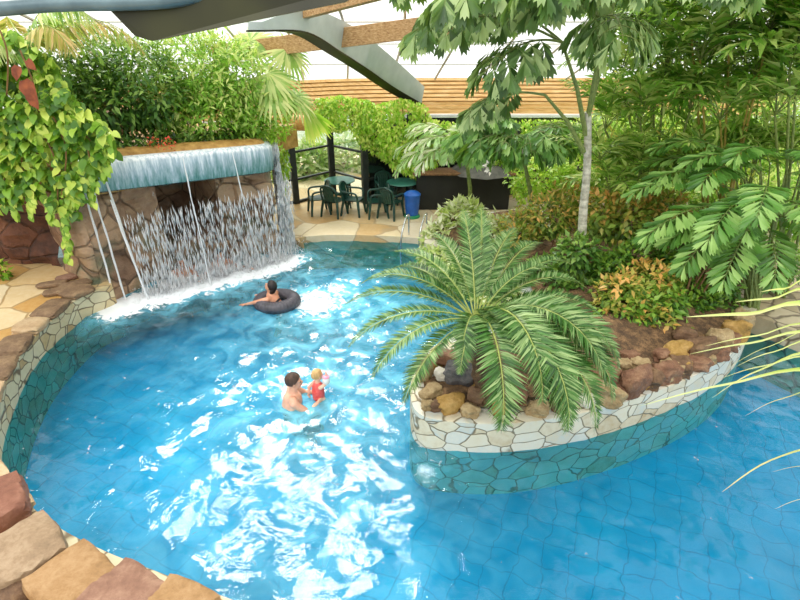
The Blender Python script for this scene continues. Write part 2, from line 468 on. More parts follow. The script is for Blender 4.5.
def bipinnate_frond(root, base, az, el, L, droop, npin, pinL, nleaf, size, mat, s0=.25, tint=(.1, .8), side=0.0, dl=.75, w=.85):
    """a fishtail palm frond: side branches that each carry wedge leaflets"""
    pts = rachis(base, az, el, L, droop, 14, side)
    lv = Leaves(); mb = MB().tube(pts, [.02*(1-.75*i/14) for i in range(15)], 5)
    for i in range(npin):
        s = s0 + (1-s0)*(i+.5)/npin
        p, t = sample(pts, s)
        sd = t.cross(Vector((0, 0, 1)))
        if sd.length < .05: sd = Vector((1, 0, 0))
        sd.normalize()
        k = math.sin(PI*min(1, .2+s*.75))**.7
        for sg in (-1, 1):
            d = (t*.55 + sd*sg*.85 + Vector((0, 0, .12)) + rvec()*.12).normalized()
            az2 = math.atan2(d.y, d.x); el2 = math.asin(max(-1, min(1, d.z)))
            pp = rachis(p, az2, el2, pinL*k, rad(55), 7)
            mb.tube(pp, [.007*(1-.7*j/7) for j in range(8)], 4, False)
            pinnate(lv, pp, nleaf, size, ang=rad(52), vee=rad(5), s0=.1, droopleaf=dl, w=w, tint=tint, jitter=.35, taper=lambda s: .75+.35*s)
    o = lv.build('frond', LEAF_FISH, mat, root)
    rb = mb.build('midrib', M_stem, None); rb.parent = o; rb.location = -parent_world(root)
    return o

def shrub(name, label, cat, base, blobs, n, size, tmpl, mat, stems=4, tint=(.0, 1.0), droop=.2, group=None, stemmat=None, w=1.0, shell=.6, stem_r=.014, out=.75):
    """crown of leaves on a few blobs (centre, radii); stems run from the base into the blobs"""
    root = thing(name, label, cat, base, group)
    lv = Leaves()
    tot = sum((r[0]*r[1]*r[2])**(2/3) for c, r in blobs)
    for c, r in blobs:
        k = int(n*(r[0]*r[1]*r[2])**(2/3)/tot)
        for _ in range(k):
            v = rvec(); q = rnd(shell, 1.0)
            bump = 1 + .22*noise.noise(Vector((v.x*2.3+c[0], v.y*2.3+c[1], v.z*2.3+c[2])))
            p = Vector((c[0]+v.x*r[0]*q*bump, c[1]+v.y*r[1]*q*bump, c[2]+v.z*r[2]*q*bump))
            d = v*out + rvec()*.8; d.z -= droop
            u = Vector((0, 0, 1)) + v*.7 + rvec()*.35
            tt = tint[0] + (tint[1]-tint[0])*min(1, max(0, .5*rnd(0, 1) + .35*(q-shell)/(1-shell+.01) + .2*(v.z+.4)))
            lv.add(p, d, u, size*rnd(.7, 1.25), tt, w)
    lv.build('foliage', tmpl, mat, root)
    for i in range(stems):
        c, r = blobs[i % len(blobs)]
        a = Vector(base) + Vector((rnd(-.08, .08), rnd(-.08, .08), 0))
        b = Vector((c[0]+rnd(-.4, .4)*r[0], c[1]+rnd(-.4, .4)*r[1], c[2]+rnd(-.1, .4)*r[2]))
        m = a.lerp(b, .5) + Vector((rnd(-.08, .08), rnd(-.08, .08), .05))
        MB().tube([a, m, b], [stem_r, stem_r*.8, stem_r*.4], 5).build('stem', stemmat or M_brownstem, root)
    return root

def catmull(pts, k=6, closed=False):
    P = [Vector(p) for p in pts]; n = len(P); out = []
    for i in range(n if closed else n-1):
        p0 = P[(i-1) % n] if closed or i > 0 else P[0]
        p1 = P[i]; p2 = P[(i+1) % n]
        p3 = P[(i+2) % n] if closed or i+2 < n else P[-1]
        for j in range(k):
            t = j/k
            out.append(.5*((2*p1) + (p2-p0)*t + (2*p0-5*p1+4*p2-p3)*t*t + (3*p1-p0-3*p2+p3)*t**3))
    if not closed: out.append(P[-1])
    return out

def rock(name, c, size, mat, seed, rz=0.0, boxy=.35, tilt=0.0, sub=3, rough=.30):
    bm = bmesh.new(); bmesh.ops.create_icosphere(bm, subdivisions=sub, radius=1.0)
    M = Matrix.Rotation(rz, 3, 'Z') @ Matrix.Rotation(tilt, 3, 'X')
    off = Vector((seed*3.17, seed*1.31, seed*7.7))
    vs = []
    for v in bm.verts:
        p = v.co.copy()
        m = max(abs(p.x), abs(p.y), abs(p.z))
        q = p.lerp(p/m*.86, boxy)
        q = q*(1 + rough*noise.noise(p*1.3+off) + rough*.4*noise.noise(p*3.1+off) + rough*.16*noise.noise(p*8+off) - rough*.3*abs(noise.noise(p*2.2-off)))
        vs.append(M @ Vector((q.x*size[0]/2, q.y*size[1]/2, q.z*size[2]/2)) + Vector(c))
    mb = MB(); mb.v = [tuple(x) for x in vs]; mb.f = [tuple(v.index for v in f.verts) for f in bm.faces]
    bm.free()
    return mb.build(name, mat)


# ================================================================ THE SETTING
WZ = 0.0                                     # water level
def W2(u, v, z=0.0):
    p = at(u, v, z=z); return (p.x, p.y)
def smooth_poly(pts, k=5, closed=True): return [(p.x, p.y) for p in catmull([(x, y, 0) for x, y in pts], k, closed)]

# ---- waterfall line: from its left end to its right end
FL, FR = Vector((-5.55, 8.95, 0)), Vector((-2.82, 11.10, 0))
FD = (FR-FL).normalized(); FN = Vector((FD.y, -FD.x, 0))        # along / outward to the pool
FLEN = (FR-FL).length
LIP_L, LIP_R = 2.72, 2.50

# ---- pool floor and sides
def pool_floor_mat():
    t = NT('blue_pool_tile')
    geo = t.n('ShaderNodeNewGeometry').outputs['Position']
    wob = t.n('ShaderNodeTexNoise', Vector=geo, Scale=2.6, Detail=3.0).outputs['Color']
    co = t.n('ShaderNodeVectorMath', _operation='MULTIPLY_ADD', i0=wob, i1=(.28, .28, 0), i2=geo).outputs[0]
    co = t.n('ShaderNodeMapping', Vector=co, Rotation=(0, 0, rad(24)), Scale=(3.4, 3.4, 1)).outputs[0]
    br = t.n('ShaderNodeTexBrick', Vector=co, Scale=1.0, Mortar__Size=.022, Mortar__Smooth=.3, _offset=0.0)
    br.inputs['Color1'].default_value = (1, 1, 1, 1); br.inputs['Color2'].default_value = (.86, .86, .86, 1)
    br.inputs['Mortar'].default_value = (0, 0, 0, 1); br.inputs['Brick Width'].default_value = 1; br.inputs['Row Height'].default_value = 1
    n = t.noise(t.coord(kind='World'), .5, 3)
    col = t.ramp(n, [(.3, '#0096be'), (.55, '#02a8d4'), (.75, '#20bce2')])
    col = t.mix(t.mapr(br.outputs['Color'], 0, .5, .6, 0), col, srgb('#0a6c98'))
    return t.done(t.principled(col, .6))
M_pool = pool_floor_mat()
struct(MB().prism([(-11, .8), (9.5, .8), (9.5, 15), (-11, 15)], -.9, -.75).build('pool_floor', M_pool, smooth=False))

# ---- left terrace and its stone-faced pool wall
left_water = [W2(117, 303), W2(88, 316), W2(62, 338), W2(40, 362), W2(22, 392), W2(9, 425), W2(2, 455), W2(5, 482), W2(36, 524), W2(68, 552), W2(112, 576), W2(165, 598), W2(300, 650), W2(420, 690)]
LW = [(p.x, p.y) for p in catmull([(x, y, 0) for x, y in left_water], 6)]
left_poly = [(-5.9, 9.6)] + LW + [(-1.2, .2), (-12, .2), (-12, 10.2), (-6.4, 10.2)]
struct(MB().prism(left_poly, -1.3, .40).build('floor_left_terrace', M_leftstone, smooth=False))
def offset(line, d):
    out = []
    for i, p in enumerate(line):
        a = Vector(line[max(0, i-1)]); b = Vector(line[min(len(line)-1, i+1)])
        t = (b-a).normalized(); out.append((p[0]+t.y*d, p[1]-t.x*d))
    return out
inner = offset(LW, .30)   # walking from far to near the terrace lies to the right
top_poly = [(-6.0, 9.7)] + inner + [(-1.4, .25), (-11.9, .25), (-11.9, 10.1), (-6.5, 10.1)]
struct(MB().prism(top_poly, .40, .43).build('floor_left_flagstones', M_deck, smooth=False))

# ---- coping slabs along the left terrace, far to near
def along(line, s):
    L = [0]
    for a, b in zip(line[:-1], line[1:]): L.append(L[-1]+(Vector(b)-Vector(a)).length)
    x = s*L[-1]
    for i in range(len(line)-1):
        if L[i+1] >= x:
            f = (x-L[i])/(L[i+1]-L[i]+1e-9)
            a, b = Vector(line[i]), Vector(line[i+1])
            return a.lerp(b, f), (b-a).normalized()
    return Vector(line[-1]), (Vector(line[-1])-Vector(line[-2])).normalized()
totLW = sum((Vector(b)-Vector(a)).length for a, b in zip(LW[:-1], LW[1:]))
ORD = ['first', 'second', 'third', 'fourth', 'fifth', 'sixth', 'seventh', 'eighth', 'ninth', 'tenth', 'eleventh', 'twelfth', 'thirteenth', 'fourteenth', 'fifteenth',
       'sixteenth', 'seventeenth', 'eighteenth', 'nineteenth', 'twentieth', 'twenty-first', 'twenty-second', 'twenty-third', 'twenty-fourth', 'twenty-fifth', 'twenty-sixth']
s = .25; k = 0
cop_cols = [('dark brown', M_coping), ('dark brown', M_coping), ('tan', M_copingtan), ('dark brown', M_coping), ('dark brown', M_coping), ('tan', M_copingtan), ('tan', M_copingtan), ('brown', M_coping), ('tan', M_copingtan), ('tan', M_copingtan)]
while s < 5.9 and k < 10:
    ln = [.55, .7, .5, .62, .72, .5, .6, .55, .62, .6][k]
    p, t = along(LW, (s+ln/2)/totLW)
    c = p + Vector((t.y, -t.x))*.17
    nm, m = cop_cols[k]
    o = rock('coping_slab', (c.x, c.y, .455), (ln*1.02, .50, .15), m, 40+k, math.atan2(t.y, t.x), .8, 0, 3, .12)
    tag(o, f'{nm} rough coping slab on the left pool wall, {ORD[k]} from the waterfall', 'coping stone', 'coping slabs on the left pool wall')
    s += ln*.97; k += 1
# loose flat stones heaped where the terrace meets the grotto
for i, (u, v, sz, rz) in enumerate([(62, 289, (.7, .3, .1), .5), (75, 283, (.62, .26, .1), .7), (52, 283, (.6, .24, .09), .35), (68, 276, (.5, .24, .1), .6), (82, 291, (.4, .26, .12), .9)]):
    p = at(u, v, z=.5)
    o = rock('flat_stone', (p.x, p.y, .478 + .0*i), sz, M_coping if i != 3 else M_bigpink, 70+i, rz, .6, 0, 3, .15)
    tag(o, ['long flat brown stone lying on the left terrace edge beside the coping', 'flat brown stone laid at the foot of the brown rock column', 'thin flat brown stone lying on the terrace flagstones, nearest the rock wall',
            'pinkish flat stone tucked against the brown rock wall', 'short thick stone wedged between coping and waterfall rock'][i], 'stone', 'flat stones beside the waterfall')

# ---- big foreground coping blocks
big = [((-8, 514), (.62, .66, .42), M_bigred, 'red-brown coping block at the pool rim, cut off by the left frame edge', -.9),
       ((28, 560), (.66, .60, .44), M_bigtan, 'large rough tan coping block with a worn top, widest of the near rim', -.75),
       ((76, 588), (.60, .58, .42), M_biggold, 'golden sandstone coping block between the tan and the pink one', -.62),
       ((126, 608), (.62, .58, .42), M_bigpink, 'pinkish brown coping block on the near pool rim beside the golden one', -.5),
       ((176, 624), (.58, .56, .42), M_biggold, 'pale gold coping block just entering at the bottom edge', -.42)]
for i, ((u, v), sz, m, lab, rz) in enumerate(big):
    p = at(u, v, z=.45)
    o = rock('coping_block', (p.x, p.y, .47), (sz[0]*1.15, sz[1]*1.12, sz[2]), m, 90+i, rz, .82, 0, 4, .10)
    tag(o, lab, 'coping stone', 'big coping blocks of the near pool rim')
for i, (u, v) in enumerate([(8, 594), (66, 618)]):
    p = at(u, v, z=.45)
    o = rock('coping_block', (p.x, p.y, .46), (.5, .42, .3), M_rbrown, 99+i, -.7, .7, 0, 3, .12)
    tag(o, 'dark brown stone behind the tan block in the bottom left corner' if i == 0 else 'dark brown stone behind the golden block, at the bottom edge', 'coping stone')

# ---- patio at the back
patio_front = [(-2.3, 11.6), W2(300, 244), W2(330, 241), W2(370, 241.5), W2(405, 243), W2(430, 246)]
PF = [(p.x, p.y) for p in catmull([(x, y, 0) for x, y in patio_front], 5)]
struct(MB().prism(PF + [(2.2, 11.6), (9.4, 11.6), (9.4, 22), (-9, 22), (-9, 12.6), (-3, 12.4)], -1.3, .16).build('floor_patio', M_patio, smooth=False))

# ---- planted bank and island
isl = [W2(424, 262), W2(446, 272), W2(478, 288), W2(512, 312), W2(530, 330), W2(520, 345), W2(490, 352), W2(452, 362), W2(425, 378), W2(412, 402), W2(411, 428), W2(422, 444), W2(455, 451), W2(505, 452), W2(560, 445), W2(610, 432), W2(655, 416), W2(700, 395), W2(730, 372), W2(743, 350), W2(750, 325), W2(756, 300)]
IP = [(p.x, p.y) for p in catmull([(x, y, 0) for x, y in isl], 6)]
back = [(8.0, 10.2), (8.2, 13.6), (3.4, 13.4), (1.2, 12.6), (.62, 12.0)]
struct(MB().prism(IP + back, -1.3, .47).build('wall_island', M_wallstone, smooth=False))  # solid island block; its stone sides are the island's retaining wall
# cap of set stones and soil inside
def inset_poly(poly, d):
    out = []; n = len(poly)
    for i in range(n):
        a, b = Vector(poly[i-1]), Vector(poly[(i+1) % n]); t = (b-a).normalized()
        out.append((poly[i][0]-t.y*d, poly[i][1]+t.x*d))
    return out
def point_in(poly, x, y):
    c = False; n = len(poly); j = n-1
    for i in range(n):
        xi, yi = poly[i]; xj, yj = poly[j]
        if (yi > y) != (yj > y) and x < (xj-xi)*(y-yi)/(yj-yi)+xi: c = not c
        j = i
    return c
FULL = IP + back
area = sum(FULL[i-1][0]*FULL[i][1]-FULL[i][0]*FULL[i-1][1] for i in range(len(FULL)))
SGN = 1 if area > 0 else -1
soil_poly = inset_poly(FULL, .16*SGN)
def edge_dist(x, y):
    best = 9
    for i in range(len(FULL)):
        a, b = Vector(FULL[i-1]), Vector(FULL[i]); p = Vector((x, y)); ab = b-a
        t = max(0, min(1, (p-a).dot(ab)/(ab.length_squared+1e-9)))
        best = min(best, (a+ab*t-p).length)
    return best
def soil_z(x, y):
    d = edge_dist(x, y)
    return .47 + .35*min(1, d/1.2) + .05*noise.noise(Vector((x*1.7, y*1.7, 0)))
def soil_mesh():
    xs = np.arange(0, 8.4, .16); ys = np.arange(4.5, 16.2, .16)
    ok = {}; mb = MB()
    for i, x in enumerate(xs):
        for j, y in enumerate(ys):
            if point_in(soil_poly, x, y): ok[(i, j)] = len(mb.v); mb.v.append((x, y, soil_z(x, y)))
    for (i, j) in ok:
        q = [(i, j), (i+1, j), (i+1, j+1), (i, j+1)]
        if all(k in ok for k in q): mb.f.append(tuple(ok[k] for k in q))
    return mb
struct(soil_mesh().build('ground_planting_soil', M_mulch))

# ---- paved deck behind the right channel
rd = [W2(742, 312, .3), W2(770, 322, .3), W2(800, 335, .3), W2(860, 360, .3), (9.4, 7.2), (9.4, 14.5), (4.4, 14.5), (4.4, 12.0), (4.9, 10.4)]
struct(MB().prism(rd, -1.3, .32).build('floor_right_deck', M_paver, smooth=False))

# ---- water
FOAM_LINE = [FL+FN*.25, FR+FN*.25]
def seg_d(x, y, a, b):
    ax, ay, bx, by = a.x, a.y, b.x, b.y
    t = np.clip(((x-ax)*(bx-ax)+(y-ay)*(by-ay))/((bx-ax)**2+(by-ay)**2), 0, 1)
    return np.hypot(x-(ax+t*(bx-ax)), y-(ay+t*(by-ay))), t
def fbm2(x, y, seed, octs=4, sc=1.0):
    r = np.random.default_rng(seed); out = np.zeros_like(x); amp = 1.0
    for o in range(octs):
        for _ in range(5):
            th = r.uniform(0, 2*PI); k = sc*(2**o)*r.uniform(.7, 1.3)
            out += amp*np.sin((x*np.cos(th)+y*np.sin(th))*k + r.uniform(0, 2*PI) + 1.3*np.sin((x*np.sin(th)-y*np.cos(th))*k*.6+r.uniform(0, 6)))/5
        amp *= .55
    return out
def water():
    st = .042
    xs = np.arange(-8.6, 7.6, st); ys = np.arange(1.2, 13.0, st)
    X, Y = np.meshgrid(xs, ys, indexing='ij')
    jc = at(322, 297, z=0)
    dj = np.hypot((X-jc.x)/1.15, (Y-jc.y)/.8)
    dl, tl = seg_d(X, Y, *FOAM_LINE)
    rough = 1.0 + 1.3*np.exp(-(dl/1.2)**2) + 1.1*np.exp(-(dj/1.0)**2) + .5*np.exp(-((X+.8)**2+(Y-7.5)**2)/6)
    Z = rough*(.026*fbm2(X, Y, 3, 4, 2.6) + .012*fbm2(X+.5*Y, Y, 5, 3, 8)) 
    mp = at(303, 402, z=0); dm = np.hypot(X-mp.x, Y-mp.y)
    Z += .012*np.sin(dm*17)*np.exp(-dm*1.1)
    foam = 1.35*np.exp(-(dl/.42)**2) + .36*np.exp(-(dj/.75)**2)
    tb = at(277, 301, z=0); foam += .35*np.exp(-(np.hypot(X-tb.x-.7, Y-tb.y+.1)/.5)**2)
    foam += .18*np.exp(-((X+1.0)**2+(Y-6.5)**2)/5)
    milky = .45*np.exp(-(((X+1.3)/1.0)**2+((Y-5.8)/.9)**2)) + .75*np.exp(-(dj/1.4)**2) + .9*np.exp(-(dl/.75)**2) + .55*np.exp(-(((X+.9)/2.2)**2+((Y-7.2)/2.4)**2)) + .30*np.exp(-(((X+1.2)/1.6)**2+((Y-3.6)/1.2)**2))
    nx, ny = X.shape
    V = np.stack([X, Y, Z+WZ], -1).reshape(-1, 3)
    idx = np.arange(nx*ny).reshape(nx, ny)
    Q = np.stack([idx[:-1, :-1], idx[1:, :-1], idx[1:, 1:], idx[:-1, 1:]], -1).reshape(-1, 4)
    me = bpy.data.meshes.new('water')
    me.vertices.add(len(V)); me.vertices.foreach_set('co', V.ravel())
    me.loops.add(Q.size); me.loops.foreach_set('vertex_index', Q.ravel().astype(np.int32))
    me.polygons.add(len(Q)); me.polygons.foreach_set('loop_start', (np.arange(len(Q))*4).astype(np.int32))
    try: me.polygons.foreach_set('loop_total', np.full(len(Q), 4, np.int32))
    except Exception: pass
    me.update(calc_edges=True)
    me.polygons.foreach_set('use_smooth', np.ones(len(Q), bool))
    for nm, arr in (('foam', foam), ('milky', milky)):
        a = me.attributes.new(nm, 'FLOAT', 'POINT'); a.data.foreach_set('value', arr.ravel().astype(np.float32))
    t = NT('pool_water')
    P = t.coord(kind='World')
    n1 = t.noise(P, 7, 3, .5, .6); n2 = t.noise(P, 19, 2, .5, .4)
    nb = t.bump(t.math('ADD', n1, t.math('MULTIPLY', n2, .35)), .12, .05)
    fr = t.n('ShaderNodeFresnel', IOR=1.36, Normal=nb).outputs[0]
    tr = t.n('ShaderNodeBsdfTransparent', Color=(.26, .88, .97, 1)).outputs[0]
    milk = t.n('ShaderNodeBsdfDiffuse', Color=srgb('#84daf4')).outputs[0]
    am = t.n('ShaderNodeAttribute', _attribute_name='milky').outputs['Fac']
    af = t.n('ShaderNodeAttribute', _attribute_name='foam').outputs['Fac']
    patch = t.noise(P, 2.4, 4, .6, .8)
    mf = t.math('MULTIPLY', t.math('ADD', am, .06), t.mapr(patch, .38, .66, .25, 1.0), True)
    base = t.n('ShaderNodeMixShader', i0=mf, i1=tr, i2=milk).outputs[0]
    gl = t.n('ShaderNodeBsdfGlossy', Color=(1, 1, 1, 1), Roughness=.05, Normal=nb).outputs[0]
    surf = t.n('ShaderNodeMixShader', i0=fr, i1=base, i2=gl).outputs[0]
    foam_glint_n = t.noise(t.coord((1, 1, 1), 'World'), 5.5, 6, .62, 1.2)
    foam_glint = t.mapr(t.math('ADD', t.math('ADD', af, .13), t.math('MULTIPLY', t.math('SUBTRACT', foam_glint_n, .5), 2.0)), .50, .72)  # real foam from the attribute; the offset adds painted flecks for sun glints
    foam_glint = t.math('MULTIPLY', foam_glint, .95, True)
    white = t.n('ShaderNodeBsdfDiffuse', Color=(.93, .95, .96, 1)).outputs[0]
    t.link(t.n('ShaderNodeMixShader', i0=foam_glint, i1=surf, i2=white).outputs[0], t.out.inputs['Surface'])
    me.materials.append(t.m)
    o = bpy.data.objects.new('water', me); C.objects.link(o)
    return struct(o)
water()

# ---- rock wall behind the left terrace
def rockface(path, z0, z1, n_per=14, nz=18, amp=.12, seed=0, depth=None):
    pts = catmull(path, n_per); P = []
    L = 0
    for i, p in enumerate(pts):
        a = pts[max(0, i-1)]; b = pts[min(len(pts)-1, i+1)]
        t = (b-a).normalized(); nrm = Vector((t.y, -t.x, 0))
        if i: L += (p-pts[i-1]).length
        row = []
        for j in range(nz+1):
            z = z0+(z1-z0)*j/nz
            q = Vector((p.x*.9+seed, p.y*.9, z*1.2))
            cellv = noise.cell(Vector((L*1.3+seed, z*1.7+.35*math.floor(L*1.3), 0)))
            dd = amp*(noise.noise(q*1.4)*1.1 + noise.noise(q*4)*.35 + cellv*.55) - (depth(L, z) if depth else 0)
            row.append((p.x+nrm.x*dd, p.y+nrm.y*dd, z))
        P.append(row)
    return MB().grid(P)
struct(rockface([(-12.5, 9.6, 0), (-10, 9.9, 0), (-8.4, 9.75, 0), (-7.2, 9.8, 0), (-6.85, 9.75, 0)], .40, 3.0, 16, 22, .16, 3).build('wall_left', M_rockwall))
struct(MB().prism([(-12.5, 9.9), (-6.3, 9.95), (-6.3, 13.5), (-12.5, 13.5)], 2.6, 2.95).build('ground_upper_left_bed', M_mulch, smooth=False))

# ---- grotto under the waterfall
g = thing('rock_grotto', 'brown rock grotto with a dark cave opening and ledge behind the waterfall', 'grotto', tuple(FL+Vector((0, 0, -.0))), None)
def cave(L, z):
    a = max(0, 1-abs((L-3.65)/.58)**8); b = max(0, 1-abs((z-1.35)/.72)**8)
    return 2.0*a*b
gp = [(-6.9, 9.75, 0), (-6.35, 9.15, 0), tuple(FL+Vector((-.25, -.05, 0))), tuple(FL-FN*.25+FD*.3), tuple(FL-FN*.5+FD*1.0), tuple(FL-FN*.5+FD*2.4), tuple(FR-FN*.45-FD*.3), tuple(FR+FD*.05-FN*.25), tuple(FR+FD*.35-FN*.9), tuple(FR+FD*.2-FN*2.5)]
rockface(gp, -1.2, 2.15, 22, 44, .12, 11, cave).build('rock_face', M_grotto, g)
# top slab whose edge is the fascia
def lipz(s): return LIP_L + (LIP_R-LIP_L)*s
N = 44; prof = []
for j in range(10):
    a = PI/2*j/9
    prof.append((-.14+.16*math.sin(a), -.10+.10*math.cos(a)-.0))
prof = [(-.55, .03), (-.3, .02)] + prof + [(.03, -.3), (.0, -.56), (-.08, -.60), (-.5, -.58)]
def lip_line(s):
    """rounded right-hand corner"""
    L = s*(FLEN+1.3)
    if L <= FLEN-.15: return FL + FD*L, FN.copy()
    r = .45; x = (L-(FLEN-.15)); a = min(x/r, 1.25)
    c = FL+FD*(FLEN-.15)-FN*r
    nrm = FN*math.cos(a)+FD*math.sin(a)
    p = c + nrm*r
    if x/r > 1.25: p = p + (FD*math.cos(a)-FN*math.sin(a))*(x-1.25*r)
    return p, nrm
def fascia_mat():
    t = NT('teal_wet_fascia')
    co = t.coord((1, 1, .12), 'World')
    n = t.noise(co, 16, 4, .7); n2 = t.noise(t.coord(kind='World'), 2.2, 3)
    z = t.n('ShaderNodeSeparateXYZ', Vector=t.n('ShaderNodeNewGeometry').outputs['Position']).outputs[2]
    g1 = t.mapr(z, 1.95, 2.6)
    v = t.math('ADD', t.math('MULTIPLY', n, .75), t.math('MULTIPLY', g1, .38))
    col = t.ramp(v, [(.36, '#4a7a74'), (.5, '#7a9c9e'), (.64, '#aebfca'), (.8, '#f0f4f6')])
    return t.done(t.principled(col, .18, t.bump(n, .4, .02)))
M_fascia = fascia_mat()
P = []
for i in range(N+1):
    s = i/N; p, nr = lip_line(s); z = lipz(min(1, s))
    P.append([p + nr*a + Vector((0, 0, z+b)) for a, b in prof])
MB().grid(P).build('ledge', M_fascia, g)
top = [tuple((lip_line(i/N)[0]-lip_line(i/N)[1]*.3).xy) for i in range(N+1)]
slab = [(-6.6, 9.3)] + top + [(-2.6, 13.6), (-6.6, 13.6)]
MB().prism(slab, 2.02, 2.58).build('top_slab', M_sandledge, g, smooth=False)
P = []
for i in range(N+1):
    s = i/N; p, nr = lip_line(s); z = lipz(min(1, s))
    P.append([p - nr*.62 + Vector((0, 0, z-.1)), p-nr*.45+Vector((0, 0, z+.09+.02*noise.noise(p*3))), p-nr*.22+Vector((0, 0, z+.075+.02*noise.noise(p*4))), p-nr*.13+Vector((0, 0, z+.0))])
MB().grid(P).build('ledge_rim', M_sandledge, g)

# ---- falling water
wf = thing('waterfall', 'wide curtain of white water falling from the ledge into the pool', 'waterfall', tuple(FL))
def sheet_mat():
    t = NT('falling_water_sheet')
    co = t.coord((1, 1, .22), 'World')
    n = t.noise(co, 15, 5, .7, .4); n2 = t.noise(t.coord((1, 1, .10), 'World'), 15, 3, .6)
    z = t.n('ShaderNodeSeparateXYZ', Vector=t.n('ShaderNodeNewGeometry').outputs['Position']).outputs[2]
    low = t.mapr(z, 0, 1.9, .10, -.10)
    v = t.math('ADD', t.math('ADD', t.math('MULTIPLY', n, .65), t.math('MULTIPLY', n2, .35)), low)
    k = t.math('MULTIPLY', t.mapr(v, .545, .64), .85)
    tr = t.n('ShaderNodeBsdfTransparent', Color=(.97, .99, 1, 1)).outputs[0]
    df = t.n('ShaderNodeBsdfDiffuse', Color=(.96, .96, .96, 1)).outputs[0]
    tl = t.n('ShaderNodeBsdfTranslucent', Color=(.96, .96, .96, 1)).outputs[0]
    wh = t.n('ShaderNodeMixShader', i0=.45, i1=df, i2=tl).outputs[0]
    return t.done(t.n('ShaderNodeMixShader', i0=k, i1=tr, i2=wh).outputs[0])
M_sheet = sheet_mat()
for layer in range(1):
    P = []
    for i in range(N*2+1):
        s = (.16 if layer == 0 else .2) + (.80 if layer == 0 else .76)*i/(N*2); p, nr = lip_line(s); z = lipz(min(1, s))
        row = []
        for j in range(15):
            q = j/14; zz = (z-.1)*(1-q) + .02*q
            if zz > z-.55 and layer == 1: pass
            o = .035 + .05*layer + .16*q**.6 + .04*noise.noise(Vector((s*14, q*3, layer*9)))
            row.append(p + nr*o + Vector((0, 0, zz)))
        P.append(row)
    MB().grid(P).build('water_sheet', M_sheet, wf)
def clear_drop_mat():
    t = NT('white_water')
    df = t.n('ShaderNodeBsdfDiffuse', Color=(.97, .97, .97, 1)).outputs[0]
    tl = t.n('ShaderNodeBsdfTranslucent', Color=(.92, .95, .98, 1)).outputs[0]
    a = t.n('ShaderNodeMixShader', i0=.5, i1=df, i2=tl).outputs[0]
    tr = t.n('ShaderNodeBsdfTransparent', Color=(1, 1, 1, 1)).outputs[0]
    return t.done(a)
M_drop = clear_drop_mat()
lv = Leaves()
DROP = (np.array([(0, 0, 0), (.6, .06, 0), (.6, -.03, .052), (.6, -.03, -.052), (1, 0, 0)], float), [(0, 1, 2), (0, 2, 3), (0, 3, 1), (4, 2, 1), (4, 3, 2), (4, 1, 3)])
for _ in range(3300):
    s = .10 + .87*R.random()
    p, nr = lip_line(s)
    z = (R.random()**1.7)*1.75
    o = rnd(.05, .34)
    lv.add(p+nr*o+Vector((0, 0, z)), (rnd(-.12, .12), rnd(-.12, .12), -1), rvec(), rnd(.08, .30), .5, 1)
for _ in range(1500):
    s = rnd(.83, .985); p, nr = lip_line(s); z = rnd(0, lipz(s)-.12)
    lv.add(p+nr*rnd(.04, .16+.10*(1-z/2.5))+Vector((0, 0, z+.1)), (rnd(-.05, .05), rnd(-.05, .05), -1), rvec(), rnd(.12, .34), .5, 1)
d = lv.build('water_drops', DROP, M_drop, wf, 'stuff')
# separate thin streams at the left end
for i, (u0, v0, u1, v1) in enumerate([(79, 168, 117, 300), (88, 170, 127, 298), (102, 168, 148, 296), (111, 200, 150, 300), (183, 158, 212, 284), (232, 152, 262, 268)]):
    b = at(u1, v1, z=.0); a = at(u0, v0, Y=b.y-.02)
    pts = []
    for j in range(15):
        q = j/14; p = a.lerp(b, q); p.z = a.z + (b.z-a.z)*q
        p += Vector((.02*noise.noise(Vector((q*5, i, 0))), -.06*math.sqrt(q), 0)); pts.append(p)
    MB().tube(pts, [(.018 if i < 4 else .012)*(1+.5*noise.noise(Vector((j*.9, i*3, 1)))) for j in range(15)], 6).build('water_stream', M_drop, wf)
# splash froth along the foot
lv = Leaves()
for _ in range(2600):
    s = .06 + .92*R.random(); p, nr = lip_line(s)
    o = R.gauss(.22, .17); hgt = abs(R.gauss(0, .10))
    lv.add(p+nr*o+Vector((0, 0, hgt*max(0, 1-abs(o-.2)*1.2))), rvec(), rvec(), rnd(.03, .11), .5, 1)
lv.build('splash_froth', DROP, M_drop, wf, 'stuff')

# ================================================================ BUILDING
# back glass bay with dark posts
base_pts = [(-7.5, 13.6), (-4.6, 14.3), (-3.02, 14.75), (-2.06, 15.75), (-1.0, 14.75), (.3, 15.6), (2.2, 15.6), (6, 15.6), (10, 15.6)]
GZ = 2.45
for i in range(len(base_pts)-1):
    a, b = Vector((*base_pts[i], 0)), Vector((*base_pts[i+1], 0))
    d = (b-a).normalized(); rz = math.atan2(d.y, d.x); L = (b-a).length
    w = thing(f'window_{i+1}', None, None, tuple((a+b)/2), None, 'structure')
    mid = (a+b)/2
    MB().box(mid+Vector((0, 0, (GZ+.16)/2)), (L-.1, .02, GZ-.16), rz).build('glass_pane', M_glass, w, smooth=False)
    for z, h in ((.20, .08), (.85, .055), (1.62, .055), (2.22, .07)):
        MB().box(mid+Vector((0, 0, z)), (L, .07, h), rz).build('rail', M_frame, w, smooth=False)
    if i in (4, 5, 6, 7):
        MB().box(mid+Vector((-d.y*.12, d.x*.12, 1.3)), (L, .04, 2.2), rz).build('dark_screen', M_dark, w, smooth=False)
for i, (x, y) in enumerate(base_pts):
    struct(MB().box((x, y, .16+1.2), (.17, .17, 2.4), .4).build('trim_1_post', M_frame, smooth=False, bevel=.01))
